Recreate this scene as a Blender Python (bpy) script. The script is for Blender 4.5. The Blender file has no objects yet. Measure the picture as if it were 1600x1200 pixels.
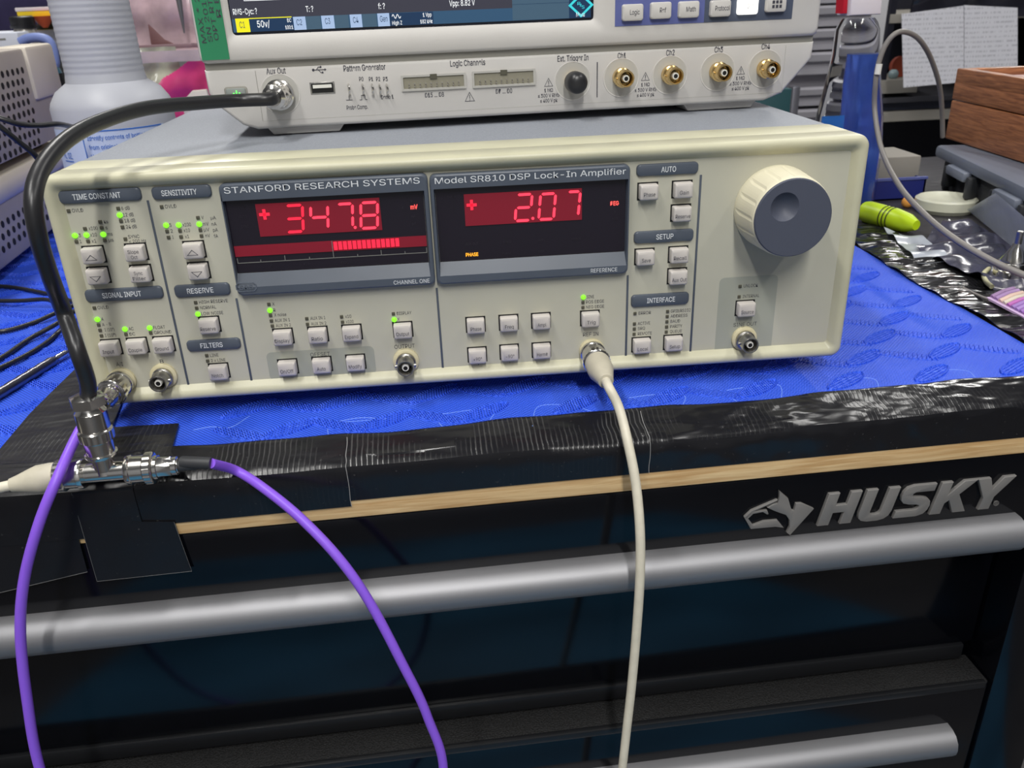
import bpy, bmesh, math, random
from mathutils import Vector, Matrix, Quaternion
random.seed(7)
S = bpy.context.scene
COL = S.collection
PI = math.pi

# ------------------------------------------------------------------ camera
F_PX = 1296.23
CAM_LOC = Vector((-.01128, -.43828, .20169))
YAW, PITCH, ROLL = -.06791, -.43662, .03897
CAM_R = Matrix.Rotation(YAW, 3, 'Z') @ Matrix.Rotation(PITCH, 3, 'X') @ Matrix.Rotation(ROLL, 3, 'Y')
cd = bpy.data.cameras.new('camera'); cam = bpy.data.objects.new('camera', cd); COL.objects.link(cam)
rt, fw, up = CAM_R.col[0], CAM_R.col[1], CAM_R.col[2]
m4 = Matrix((( rt[0], up[0], -fw[0], CAM_LOC[0]), (rt[1], up[1], -fw[1], CAM_LOC[1]), (rt[2], up[2], -fw[2], CAM_LOC[2]), (0, 0, 0, 1)))
cam.matrix_world = m4
cd.sensor_width = 36; cd.lens = 36 * F_PX / 1600
cd.clip_start = .02; cd.clip_end = 30
cd.dof.use_dof = True; cd.dof.focus_distance = .47; cd.dof.aperture_fstop = 20
S.camera = cam

# ------------------------------------------------------------------ world, lights, exposure
w = bpy.data.worlds.new('world'); S.world = w; w.use_nodes = True
w.node_tree.nodes['Background'].inputs[0].default_value = (.80, .86, 1, 1)
w.node_tree.nodes['Background'].inputs[1].default_value = .10
S.view_settings.view_transform = 'Standard'; S.view_settings.look = 'None'
S.view_settings.exposure = -0.34; S.view_settings.gamma = 1
CEIL = 1.75; FLOOR = -.95
LAMPS = [(-.60, -.55, 1.25, 30), (1.15, -.60, 1.25, 14), (-.75, 1.6, 1.25, 30), (.95, .95, 1.25, 14), (.1, -1.75, 1.4, 58), (2.55, 3.35, 1.6, 70)]  # the tube behind the camera is added fill for the upright fronts
for i, (x, y, L, P) in enumerate(LAMPS):
    ld = bpy.data.lights.new('ceiling_tube_light', 'AREA'); ld.shape = 'RECTANGLE'; ld.size = .10; ld.size_y = L
    ld.energy = P; ld.color = (1.0, .985, .95)
    lo = bpy.data.objects.new('ceiling_tube_light', ld); COL.objects.link(lo); lo.location = (x, y, CEIL - .075)

# ------------------------------------------------------------------ frames of reference
def ray(u, v): return CAM_R @ Vector(((u - 800) / F_PX, 1, -(v - 600) / F_PX))
class Frame:
    def __init__(s, o, yaw=0):
        s.o = Vector(o); s.R = Matrix.Rotation(math.radians(yaw), 3, 'Z')
        s.M = Matrix.Translation(s.o) @ s.R.to_4x4()
    def hit(s, u, v, ax, val):
        d = s.R.transposed() @ ray(u, v); c = s.R.transposed() @ (CAM_LOC - s.o)
        return c + d * ((val - c[ax]) / d[ax])
AMP = Frame((0, 0, 0), 0)                 # the measuring instrument in front: y=0 its face, z=0 its underside
CAB = Frame((0, 0, -.012), 2.0)           # bench and cabinet: z=0 the mat top
SCO = Frame((.0333, .1198, .1278), 4.0)   # oscilloscope standing on the instrument
WLD = Frame((0, 0, 0), 0)
H = .1284; W2 = .2159

# ------------------------------------------------------------------ materials
def mat(name, col, rough=.5, metal=0, spec=.5, emit=None, es=1, noise=0, nscale=60, bump=0, bscale=200, trans=0, ior=1.45, alpha=1, coat=0, aniso=None):
    m = bpy.data.materials.new(name); m.use_nodes = True; nt = m.node_tree; b = nt.nodes['Principled BSDF']
    b.inputs['Base Color'].default_value = (*col, 1); b.inputs['Roughness'].default_value = rough
    b.inputs['Metallic'].default_value = metal; b.inputs['Specular IOR Level'].default_value = spec
    b.inputs['Transmission Weight'].default_value = trans; b.inputs['IOR'].default_value = ior; b.inputs['Alpha'].default_value = alpha
    b.inputs['Coat Weight'].default_value = coat; b.inputs['Coat Roughness'].default_value = .08
    if emit: b.inputs['Emission Color'].default_value = (*emit, 1); b.inputs['Emission Strength'].default_value = es
    tc = nt.nodes.new('ShaderNodeTexCoord')
    if noise:
        n = nt.nodes.new('ShaderNodeTexNoise'); n.inputs['Scale'].default_value = nscale; n.inputs['Detail'].default_value = 5
        nt.links.new(tc.outputs['Object'], n.inputs['Vector'])
        r = nt.nodes.new('ShaderNodeValToRGB'); r.color_ramp.elements[0].position = .3; r.color_ramp.elements[1].position = .7
        r.color_ramp.elements[0].color = (*[c * (1 - noise) for c in col], 1); r.color_ramp.elements[1].color = (*[min(1, c * (1 + noise)) for c in col], 1)
        nt.links.new(n.outputs['Fac'], r.inputs['Fac']); nt.links.new(r.outputs['Color'], b.inputs['Base Color'])
    if bump:
        n = nt.nodes.new('ShaderNodeTexNoise'); n.inputs['Scale'].default_value = bscale; n.inputs['Detail'].default_value = 3
        if aniso:
            mp = nt.nodes.new('ShaderNodeMapping'); mp.inputs['Scale'].default_value = aniso
            nt.links.new(tc.outputs['Object'], mp.inputs['Vector']); nt.links.new(mp.outputs['Vector'], n.inputs['Vector'])
        else: nt.links.new(tc.outputs['Object'], n.inputs['Vector'])
        bp = nt.nodes.new('ShaderNodeBump'); bp.inputs['Strength'].default_value = bump; bp.inputs['Distance'].default_value = .001
        nt.links.new(n.outputs['Fac'], bp.inputs['Height']); nt.links.new(bp.outputs['Normal'], b.inputs['Normal'])
    return m
def s2l(r, g, b): return tuple(((c / 255) / 12.92 if c / 255 <= .04045 else ((c / 255 + .055) / 1.055) ** 2.4) for c in (r, g, b))
M = {}
M['bezel'] = mat('cream_enamel', s2l(192, 189, 163), .38, noise=.05, nscale=40, bump=.05, bscale=900)
M['panel'] = mat('panel_paint', s2l(186, 184, 168), .5, noise=.04, nscale=25, bump=.03, bscale=1200)
M['panel_dk'] = mat('panel_shaded_print', s2l(160, 162, 150), .5, noise=.03, nscale=25)
M['cover'] = mat('grey_cover_paint', s2l(136, 140, 148), .55, noise=.12, nscale=900, bump=.25, bscale=1500)
M['slate'] = mat('slate_plastic', s2l(80, 87, 98), .38, noise=.05, nscale=50)
M['slate_lt'] = mat('slate_plastic_slope', s2l(98, 105, 116), .34)
M['knobcap'] = mat('navy_grey_cap', s2l(76, 80, 94), .5, bump=.08, bscale=1500)
M['knob'] = mat('knob_cream', s2l(222, 216, 190), .45)
M['button'] = mat('button_cap', s2l(196, 190, 184), .45)
M['ink'] = mat('dark_print', s2l(62, 62, 72), .6)
M['white_ink'] = mat('white_print', s2l(225, 228, 230), .6)
M['grey_ink'] = mat('grey_print', s2l(130, 130, 125), .6)
M['black'] = mat('black_plastic', (.008, .008, .01), .45)
M['led_off'] = mat('led_off', s2l(84, 82, 70), .35)
M['led_on'] = mat('led_on', (.1, .5, .02), .4, emit=(.28, 1, .03), es=1.25)
M['window'] = mat('display_window', s2l(32, 28, 38), .13, spec=.5)
M['redfield'] = mat('red_filter', s2l(112, 26, 40), .25, emit=(.30, .012, .028), es=.30)
M['redseg'] = mat('red_segment', (.8, .02, .05), .4, emit=(1, .055, .10), es=1.5)
M['redseg2'] = mat('red_bar_segment', (.8, .02, .05), .4, emit=(1, .02, .055), es=1.0)
M['redword'] = mat('red_word', (.8, .05, .05), .4, emit=(1, .12, .10), es=1.5)
M['amber'] = mat('amber_word', (.9, .4, .02), .4, emit=(1, .42, .03), es=1.3)
M['ghost'] = mat('unlit_legend', s2l(50, 46, 54), .4)
M['nickel'] = mat('nickel', (.72, .70, .66), .16, 1)
M['nickel_dk'] = mat('worn_nickel', (.40, .39, .37), .33, 1, bump=.1, bscale=900, noise=.2, nscale=300)
M['gold'] = mat('gold_plate', (.80, .58, .26), .2, 1)
M['teflon'] = mat('white_insulator', (.75, .74, .68), .4)
M['cream_wash'] = mat('cream_washer', s2l(205, 196, 160), .5)
M['hole'] = mat('dark_hole', (.004, .004, .004), .7)
M['scope'] = mat('warm_grey_plastic', s2l(196, 193, 189), .5, noise=.03, nscale=30, bump=.06, bscale=1600)
M['scope_dk'] = mat('grey_groove', s2l(140, 138, 130), .5)
M['scope_rec'] = mat('recess_plastic', s2l(176, 174, 168), .5)
M['navy'] = mat('black_glass', (.006, .008, .016), .1)
M['foam_dummy'] = None
def em(name, rgb, es=1.0): return mat(name, tuple(c * .3 for c in s2l(*rgb)), .35, emit=s2l(*rgb), es=es)
M['sc_bg'] = em('screen_dark', (58, 58, 70)); M['sc_blk'] = em('screen_black', (18, 20, 28)); M['sc_blue'] = em('screen_blue', (48, 82, 112))
M['sc_mid'] = em('screen_slate', (66, 92, 112)); M['sc_navy'] = em('screen_navy', (24, 52, 84)); M['sc_lt'] = em('screen_light_blue', (165, 188, 222))
M['sc_yel'] = em('screen_yellow', (235, 228, 30), 1.1); M['sc_wht'] = em('screen_white', (235, 238, 240), 1.1); M['sc_cyan'] = em('screen_cyan', (60, 205, 215), 1.1)
M['pblue'] = mat('violet_blue_panel', s2l(92, 100, 156), .45); M['pslate'] = mat('dark_slate_panel', s2l(74, 82, 100), .45)
M['litbtn'] = mat('lit_button', (.9, .9, .85), .4, emit=(1, .98, .9), es=1.6)
M['green_tape'] = mat('green_tape', s2l(42, 128, 88), .5, noise=.04, nscale=60)
M['green_led'] = mat('green_backlight', (.1, .7, .1), .4, emit=(.12, 1, .12), es=1.6)
M['pwr'] = mat('power_button_grey', s2l(128, 134, 130), .4)
M['wood_edge'] = None
M['cable_blk'] = mat('black_jacket', s2l(38, 38, 40), .34, bump=.05, bscale=400)
M['cable_pur'] = mat('purple_jacket', s2l(134, 88, 218), .42)
M['cable_bei'] = mat('beige_jacket', s2l(208, 202, 184), .45, noise=.06, nscale=150)
M['cable_gry'] = mat('grey_jacket', s2l(128, 124, 120), .45)
M['shrink'] = mat('heat_shrink', s2l(52, 53, 56), .5)
M['boot'] = mat('beige_boot', s2l(184, 178, 160), .5, noise=.08, nscale=120)
M['alu'] = mat('brushed_aluminium', (.30, .30, .315), .56, .85, bump=.02, bscale=60, aniso=(.3, 20, 20))
M['cab'] = mat('black_gloss_paint', (.002, .0024, .004), .13, spec=.5, bump=.03, bscale=14)
M['dusty'] = mat('dusty_black', (.007, .007, .0075), .75, noise=.95, nscale=900, bump=1, bscale=900)
M['lipm'] = mat('worn_black_lip', (.008, .0085, .010), .38, bump=.1, bscale=120)
M['badge'] = mat('grey_badge', s2l(112, 110, 108), .4)
M['beige_inst'] = mat('taupe_enamel', s2l(176, 167, 158), .55, noise=.03, nscale=40)
M['beige_lt'] = mat('taupe_corner', s2l(208, 199, 184), .5)
M['fog'] = mat('frosted_plastic', s2l(190, 192, 200), .42, trans=.12, noise=.02, nscale=10)
M['blue_ink'] = mat('blue_print', s2l(60, 110, 190), .6)
M['pale_label'] = mat('pale_blue_label', s2l(190, 202, 226), .6)

def nodes(m): return m.node_tree, m.node_tree.nodes['Principled BSDF']
def mathn(nt, op, a, b=None, c=None):
    n = nt.nodes.new('ShaderNodeMath'); n.operation = op
    for i, v in enumerate((a, b, c)):
        if v is None: continue
        if isinstance(v, (int, float)): n.inputs[i].default_value = v
        else: nt.links.new(v, n.inputs[i])
    return n.outputs[0]
def make_foam():
    m = mat('blue_foam', s2l(50, 95, 240), .5, spec=.55); nt, b = nodes(m)
    tc = nt.nodes.new('ShaderNodeTexCoord'); sp = nt.nodes.new('ShaderNodeSeparateXYZ'); nt.links.new(tc.outputs['Object'], sp.inputs[0])
    diag = mathn(nt, 'SINE', mathn(nt, 'MULTIPLY', mathn(nt, 'ADD', sp.outputs[0], sp.outputs[1]), 2600))
    diag2 = mathn(nt, 'SINE', mathn(nt, 'MULTIPLY', mathn(nt, 'SUBTRACT', sp.outputs[0], sp.outputs[1]), 2600))
    weave = mathn(nt, 'MULTIPLY', mathn(nt, 'ADD', diag, mathn(nt, 'MULTIPLY', diag2, .4)), .22)
    h = weave
    bp = nt.nodes.new('ShaderNodeBump'); bp.inputs['Strength'].default_value = .9; bp.inputs['Distance'].default_value = .0022
    nt.links.new(h, bp.inputs['Height']); nt.links.new(bp.outputs['Normal'], b.inputs['Normal'])
    # scuffed rims of the embossing are a little paler
    mx = nt.nodes.new('ShaderNodeMix'); mx.data_type = 'RGBA'; mx.inputs['A'].default_value = (*s2l(50, 95, 240), 1); mx.inputs['B'].default_value = (*s2l(92, 130, 246), 1)
    nz = nt.nodes.new('ShaderNodeTexNoise'); nz.inputs['Scale'].default_value = 30; nt.links.new(tc.outputs['Object'], nz.inputs['Vector'])
    fac = mathn(nt, 'MULTIPLY', mathn(nt, 'MAXIMUM', mathn(nt, 'SUBTRACT', nz.outputs['Fac'], .45), 0), .9)
    nt.links.new(fac, mx.inputs['Factor']); nt.links.new(mx.outputs['Result'], b.inputs['Base Color'])
    return m
M['foam'] = make_foam()
def make_tape(name, ribs=.5, wr=.5, col=(.008, .008, .010), rough=.24):
    m = mat(name, col, rough, spec=.5); nt, b = nodes(m)
    tc = nt.nodes.new('ShaderNodeTexCoord'); sp = nt.nodes.new('ShaderNodeSeparateXYZ'); nt.links.new(tc.outputs['Object'], sp.inputs[0])
    nz = nt.nodes.new('ShaderNodeTexNoise'); nz.inputs['Scale'].default_value = 28; nz.inputs['Detail'].default_value = 3; nt.links.new(tc.outputs['Object'], nz.inputs['Vector'])
    rib = mathn(nt, 'POWER', mathn(nt, 'ABSOLUTE', mathn(nt, 'SINE', mathn(nt, 'MULTIPLY', mathn(nt, 'ADD', sp.outputs[0], mathn(nt, 'MULTIPLY', nz.outputs['Fac'], .004)), 1150))), 14)
    msk = mathn(nt, 'MINIMUM', mathn(nt, 'MAXIMUM', mathn(nt, 'MULTIPLY', mathn(nt, 'SUBTRACT', nz.outputs['Fac'], .40), 6), 0), 1)
    ge = nt.nodes.new('ShaderNodeNewGeometry'); sg = nt.nodes.new('ShaderNodeSeparateXYZ'); nt.links.new(ge.outputs['Normal'], sg.inputs[0])
    msk = mathn(nt, 'MULTIPLY', msk, mathn(nt, 'ADD', .06, mathn(nt, 'GREATER_THAN', sg.outputs[2], .35)))
    mp = nt.nodes.new('ShaderNodeMapping'); mp.inputs['Rotation'].default_value = (0, 0, .6); mp.inputs['Scale'].default_value = (1, 2.6, 1); nt.links.new(tc.outputs['Object'], mp.inputs['Vector'])
    n2 = nt.nodes.new('ShaderNodeTexNoise'); n2.inputs['Scale'].default_value = 22; n2.inputs['Detail'].default_value = 2; nt.links.new(mp.outputs['Vector'], n2.inputs['Vector'])
    h = mathn(nt, 'ADD', mathn(nt, 'MULTIPLY', mathn(nt, 'MULTIPLY', rib, msk), ribs * .14), mathn(nt, 'MULTIPLY', n2.outputs['Fac'], wr * 7))
    bp = nt.nodes.new('ShaderNodeBump'); bp.inputs['Strength'].default_value = .7; bp.inputs['Distance'].default_value = .001
    nt.links.new(h, bp.inputs['Height']); nt.links.new(bp.outputs['Normal'], b.inputs['Normal'])
    n3 = nt.nodes.new('ShaderNodeTexNoise'); n3.inputs['Scale'].default_value = 420; nt.links.new(tc.outputs['Object'], n3.inputs['Vector'])
    rr = nt.nodes.new('ShaderNodeValToRGB'); rr.color_ramp.elements[0].position = .70; rr.color_ramp.elements[1].position = .80
    rr.color_ramp.elements[0].color = (*col, 1); rr.color_ramp.elements[1].color = (.05, .05, .05, 1)
    mx = nt.nodes.new('ShaderNodeMix'); mx.data_type = 'RGBA'; mx.inputs['B'].default_value = (.075, .075, .075, 1)
    nt.links.new(n3.outputs['Fac'], rr.inputs['Fac']); nt.links.new(rr.outputs['Color'], mx.inputs['A'])
    nt.links.new(mathn(nt, 'MULTIPLY', mathn(nt, 'MULTIPLY', rib, msk), ribs), mx.inputs['Factor']); nt.links.new(mx.outputs['Result'], b.inputs['Base Color'])
    return m
M['tape'] = make_tape('black_tape', .8, .5); M['tape_plain'] = make_tape('black_tape_plain', .08, .35, rough=.3)
M['tape_worn'] = make_tape('black_tape_worn', .25, .6, (.012, .012, .014), .30); M['tape_crinkled'] = make_tape('black_tape_crinkled', .22, 1.3, (.009, .009, .011), .20); M['tape_shiny'] = make_tape('black_tape_shiny', .25, 1.6, (.010, .010, .012), .16)
def make_wood(name, c1, c2, sc=(2, 40, 40), rough=.5):
    m = mat(name, c1, rough); nt, b = nodes(m); tc = nt.nodes.new('ShaderNodeTexCoord')
    mp = nt.nodes.new('ShaderNodeMapping'); mp.inputs['Scale'].default_value = sc; nt.links.new(tc.outputs['Object'], mp.inputs['Vector'])
    n = nt.nodes.new('ShaderNodeTexNoise'); n.inputs['Scale'].default_value = 8; n.inputs['Detail'].default_value = 6; n.inputs['Distortion'].default_value = .6
    nt.links.new(mp.outputs['Vector'], n.inputs['Vector'])
    r = nt.nodes.new('ShaderNodeValToRGB'); r.color_ramp.elements[0].position = .35; r.color_ramp.elements[1].position = .68
    r.color_ramp.elements[0].color = (*c2, 1); r.color_ramp.elements[1].color = (*c1, 1)
    nt.links.new(n.outputs['Fac'], r.inputs['Fac']); nt.links.new(r.outputs['Color'], b.inputs['Base Color'])
    bp = nt.nodes.new('ShaderNodeBump'); bp.inputs['Strength'].default_value = .2; bp.inputs['Distance'].default_value = .0005
    nt.links.new(n.outputs['Fac'], bp.inputs['Height']); nt.links.new(bp.outputs['Normal'], b.inputs['Normal'])
    return m
M['wood'] = make_wood('pale_beech', s2l(240, 208, 156), s2l(208, 166, 112), (3, 30, 60)); M['walnut'] = make_wood('brown_stained_wood', s2l(176, 116, 76), s2l(124, 76, 50), (4, 4, 60), .35)

# ------------------------------------------------------------------ mesh building
class MB:
    def __init__(s): s.v = []; s.f = []; s.m = []; s.sm = []; s.mats = []
    def mi(s, m):
        m = M[m] if isinstance(m, str) else m
        if m not in s.mats: s.mats.append(m)
        return s.mats.index(m)
    def add(s, vs, fs, m, smooth=False):
        n = len(s.v); s.v += [Vector(v) for v in vs]; k = s.mi(m)
        for f in fs: s.f.append([n + i for i in f]); s.m.append(k); s.sm.append(smooth)
        return s
    def box(s, x0, x1, y0, y1, z0, z1, m, bev=0, seg=2, T=None):
        bm = bmesh.new(); bmesh.ops.create_cube(bm, size=1)
        for v in bm.verts: v.co = Vector(((x0 + x1) / 2 + v.co.x * (x1 - x0), (y0 + y1) / 2 + v.co.y * (y1 - y0), (z0 + z1) / 2 + v.co.z * (z1 - z0)))
        if bev: bmesh.ops.bevel(bm, geom=bm.edges[:], offset=bev, segments=seg, profile=.5, affect='EDGES')
        s.bm(bm, m, bool(bev), T); return s
    def bm(s, bm, m, smooth=False, T=None):
        bm.verts.index_update(); s.add([(T @ v.co if T else v.co) for v in bm.verts], [[v.index for v in f.verts] for f in bm.faces], m, smooth); bm.free()
    def prism(s, poly, y0, y1, m, bev=0, seg=2):      # polygon in (x,z), front face at y0
        bm = bmesh.new(); a = [bm.verts.new((p[0], y0, p[1])) for p in poly]; c = [bm.verts.new((p[0], y1, p[1])) for p in poly]; n = len(poly)
        bm.faces.new(a); bm.faces.new(c[::-1])
        for i in range(n): bm.faces.new((a[i], a[(i + 1) % n], c[(i + 1) % n], c[i]))
        bmesh.ops.recalc_face_normals(bm, faces=bm.faces[:])
        if bev:
            es = [e for e in bm.edges if all(abs(v.co.y - y0) < 1e-7 for v in e.verts)]
            bmesh.ops.bevel(bm, geom=es, offset=bev, segments=seg, profile=.5, affect='EDGES')
        s.bm(bm, m, bool(bev)); return s
    def slab(s, poly, z0, z1, m, bev=0):              # polygon in (x,y)
        bm = bmesh.new(); a = [bm.verts.new((p[0], p[1], z1)) for p in poly]; c = [bm.verts.new((p[0], p[1], z0)) for p in poly]; n = len(poly)
        bm.faces.new(a); bm.faces.new(c[::-1])
        for i in range(n): bm.faces.new((a[i], a[(i + 1) % n], c[(i + 1) % n], c[i]))
        bmesh.ops.recalc_face_normals(bm, faces=bm.faces[:])
        if bev: bmesh.ops.bevel(bm, geom=[e for e in bm.edges if all(abs(v.co.z - z1) < 1e-7 for v in e.verts)], offset=bev, segments=2, profile=.5, affect='EDGES')
        s.bm(bm, m, bool(bev)); return s
    def loft(s, loops, m, smooth=True, cap0=False, cap1=True, closed=True):
        n = len(loops[0]); vs = [p for l in loops for p in l]; fs = []
        for i in range(len(loops) - 1):
            for j in range(n if closed else n - 1): fs.append((i * n + j, i * n + (j + 1) % n, (i + 1) * n + (j + 1) % n, (i + 1) * n + j))
        if cap0: fs.append(list(range(n))[::-1])
        if cap1: fs.append([(len(loops) - 1) * n + j for j in range(n)])
        return s.add(vs, fs, m, smooth)
    def lathe(s, prof, o, ax, m, n=32, knurl=None, sides=None, cap0=True, cap1=True):   # prof: (distance along axis, radius[, 'k'|'h'])
        o = Vector(o); q = Vector((0, 0, 1)).rotation_difference(Vector(ax).normalized()); loops = []
        for p in prof:
            d, r = p[0], p[1]; kind = p[2] if len(p) > 2 else ''
            L = []
            for j in range(n):
                a = 2 * PI * j / n; rr = r
                if kind == 'k': rr = r * (1 + (.025 if j % 2 else -.015))
                if kind == 'h':
                    k = (a % (PI / 3)) - PI / 6; rr = r * math.cos(PI / 6) / math.cos(k)
                L.append(o + q @ Vector((rr * math.cos(a), rr * math.sin(a), d)))
            loops.append(L)
        return s.loft(loops, m, True, cap0, cap1)
    def tube(s, pts, r, m, n=14, caps=True):
        P = [Vector(p) for p in pts]; loops = []; t = (P[1] - P[0]).normalized(); u = t.orthogonal().normalized()
        for i, p in enumerate(P):
            t2 = ((P[min(i + 1, len(P) - 1)] - P[max(i - 1, 0)])).normalized(); u = (t.rotation_difference(t2) @ u).normalized(); t = t2; w_ = t.cross(u)
            rr = r[i] if isinstance(r, (list, tuple)) else r
            loops.append([p + (u * math.cos(2 * PI * j / n) + w_ * math.sin(2 * PI * j / n)) * rr for j in range(n)])
        return s.loft(loops, m, True, caps, caps)
    def text(s, txt, x0, z0, x1, hgt, y, m, bold=0, ext=0, T=None, fixed=None):   # in the xz plane, baseline z0, from x0 to x1, capital height hgt
        vs, fs, bb = glyphs(txt, bold, ext); sx = (x1 - x0) / (bb[1] - bb[0]) if x1 is not None else hgt / bb[2] * (fixed or 1); sz = hgt / bb[2]
        out = []
        for v in vs:
            p = Vector((x0 + (v[0] - bb[0]) * sx, y - v[2], z0 + v[1] * sz)); out.append(T @ p if T else p)
        return s.add(out, fs, m)
    def sphere(s, c, r, m, n=20, sc=(1, 1, 1)):
        loops = []
        for i in range(1, n // 2):
            a = PI * i / (n // 2); loops.append([Vector(c) + Vector((r * sc[0] * math.sin(a) * math.cos(2 * PI * j / n), r * sc[1] * math.sin(a) * math.sin(2 * PI * j / n), r * sc[2] * math.cos(a))) for j in range(n)])
        return s.loft(loops, m, True, True, True)
GC = {}
import os
try: FONT = bpy.data.fonts.load(os.path.join(bpy.utils.system_resource('DATAFILES'), 'fonts', 'Inter.woff2'))
except Exception: FONT = None
def glyphs(txt, bold=0, ext=0):
    key = (txt, bold, ext)
    if key in GC: return GC[key]
    def tomesh(t):
        cu = bpy.data.curves.new('lettering_source', 'FONT'); cu.body = t; cu.size = 1
        if FONT: cu.font = FONT
        cu.offset = bold; cu.resolution_u = 4; cu.extrude = 0
        ob = bpy.data.objects.new('lettering_source', cu); COL.objects.link(ob); dg = bpy.context.evaluated_depsgraph_get(); dg.update()
        me = bpy.data.meshes.new_from_object(ob.evaluated_get(dg)); vs = [v.co.copy() for v in me.vertices]; fs = [list(p.vertices) for p in me.polygons]
        bpy.data.objects.remove(ob); bpy.data.meshes.remove(me); bpy.data.curves.remove(cu); return vs, fs
    vs, fs = tomesh(txt)
    if 'cap' not in GC: GC['cap'] = max(v.y for v in tomesh('H')[0])
    if ext:   # raised lettering: front, back and side walls
        cnt = {}
        for f in fs:
            for i in range(len(f)):
                e = (f[i], f[(i + 1) % len(f)]); cnt[tuple(sorted(e))] = cnt.get(tuple(sorted(e)), []) + [e]
        n = len(vs); vs2 = [Vector((v.x, v.y, ext)) for v in vs] + [Vector((v.x, v.y, 0)) for v in vs]
        fs2 = list(fs) + [[e[0][0], e[0][0] + n, e[0][1] + n, e[0][1]] for e in cnt.values() if len(e) == 1]; vs, fs = vs2, fs2
    bb = (min(v.x for v in vs), max(v.x for v in vs), GC['cap']); GC[key] = (vs, fs, bb); return GC[key]

ROOT = {}
def obj(name, mb, parent=None, frame=None, label=None):
    base = Vector((0, 0, 0))
    r = parent
    while r is not None and r.name not in ROOT: r = r.parent
    if r is not None: base = ROOT[r.name]
    elif frame is not None and mb.v:
        base = Vector((sum(v.x for v in mb.v) / len(mb.v), sum(v.y for v in mb.v) / len(mb.v), min(v.z for v in mb.v)))
    me = bpy.data.meshes.new(name); me.from_pydata([v - base for v in mb.v], [], mb.f)
    for m in mb.mats: me.materials.append(m)
    me.polygons.foreach_set('material_index', mb.m); me.polygons.foreach_set('use_smooth', mb.sm)
    bm = bmesh.new(); bm.from_mesh(me); bmesh.ops.recalc_face_normals(bm, faces=bm.faces[:]); bm.to_mesh(me); bm.free()
    if any(mb.sm):
        try: me.set_sharp_from_angle(angle=math.radians(38))
        except Exception: pass
    o = bpy.data.objects.new(name, me); COL.objects.link(o)
    if parent: o.parent = parent
    elif frame is not None: o.matrix_world = frame.M @ Matrix.Translation(base)
    if label: o['label'] = label
    return o
def thing(name, label, cat, frame, base, group=None):
    o = bpy.data.objects.new(name, None); COL.objects.link(o); o.empty_display_size = .02
    o.matrix_world = frame.M @ Matrix.Translation(Vector(base)); ROOT[o.name] = Vector(base)
    o['label'] = label; o['category'] = cat
    if group: o['group'] = group
    return o
def tag(o, label, cat, group=None, kind=None):
    o['label'] = label; o['category'] = cat
    if group: o['group'] = group
    if kind: o['kind'] = kind
    return o
def struct(name, mb): o = obj(name, mb, None, WLD); o['kind'] = 'structure'; return o
def rr(x0, x1, z0, z1, r, y, n=5):                      # rounded rectangle loop in the xz plane
    L = []
    for cx, cz, a0 in ((x1 - r, z1 - r, 0), (x0 + r, z1 - r, 90), (x0 + r, z0 + r, 180), (x1 - r, z0 + r, 270)):
        for k in range(n + 1):
            a = math.radians(a0 + 90 * k / n); L.append(Vector((cx + r * math.cos(a), y, cz + r * math.sin(a))))
    return L
def plate(mb, x0, x1, z0, z1, r, yf, yb, m, bev=.0006):
    mb.loft([rr(x0, x1, z0, z1, r, yb), rr(x0, x1, z0, z1, r, yf + bev), rr(x0 + bev * .3, x1 - bev * .3, z0 + bev * .3, z1 - bev * .3, r, yf + bev * .3), rr(x0 + bev, x1 - bev, z0 + bev, z1 - bev, max(r - bev, 1e-4), yf)], m)
def catmull(P, k=10):
    P = [Vector(p) for p in P]; Q = [P[0] * 2 - P[1]] + P + [P[-1] * 2 - P[-2]]; out = []
    for i in range(1, len(Q) - 2):
        for j in range(k):
            t = j / k; a, b, c, d = Q[i - 1:i + 3]
            out.append(.5 * ((2 * b) + (c - a) * t + (2 * a - 5 * b + 4 * c - d) * t * t + (3 * b - a - 3 * c + d) * t ** 3))
    return out + [P[-1]]

# ================================================================== THE ROOM
M['wallm'] = mat('grey_wall_paint', s2l(176, 176, 180), .8, noise=.04, nscale=4); M['floorm'] = mat('grey_floor', s2l(84, 82, 82), .5, noise=.25, nscale=3)
M['ceilm'] = mat('white_ceiling', s2l(205, 205, 202), .9)
X0, X1, Y0, Y1 = -3.2, 4.2, -3.0, 4.8
struct('floor', MB().box(X0, X1, Y0, Y1, FLOOR - .05, FLOOR, 'floorm'))
struct('ceiling', MB().box(X0, X1, Y0, Y1, CEIL, CEIL + .05, 'ceilm'))
struct('wall_back', MB().box(X0, X1, Y1, Y1 + .05, FLOOR, CEIL, 'wallm'))
struct('wall_front', MB().box(X0, X1, Y0 - .05, Y0, FLOOR, CEIL, 'wallm'))
struct('wall_left', MB().box(X0 - .05, X0, Y0, Y1, FLOOR, CEIL, 'wallm'))
struct('wall_right', MB().box(X1, X1 + .05, Y0, Y1, FLOOR, CEIL, 'wallm'))
M['lamp_body'] = mat('white_lamp_tray', (.8, .8, .8), .5)
for i, (x, y, L, P) in enumerate(LAMPS):
    t = thing('ceiling_light', ['long white tube ceiling light above the left of the bench', 'long white tube ceiling light above the right of the bench', 'long white tube ceiling light over the far left', 'long white tube ceiling light over the far right', 'long white tube light added behind the camera as frontal fill', 'long white tube ceiling light in the far right corner'][i], 'ceiling light', WLD, (x, y, CEIL), 'tube lights on the ceiling')
    obj('lamp_tray', MB().box(x - .09, x + .09, y - L / 2 - .05, y + L / 2 + .05, CEIL - .05, CEIL, 'lamp_body', .004), t)

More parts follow.
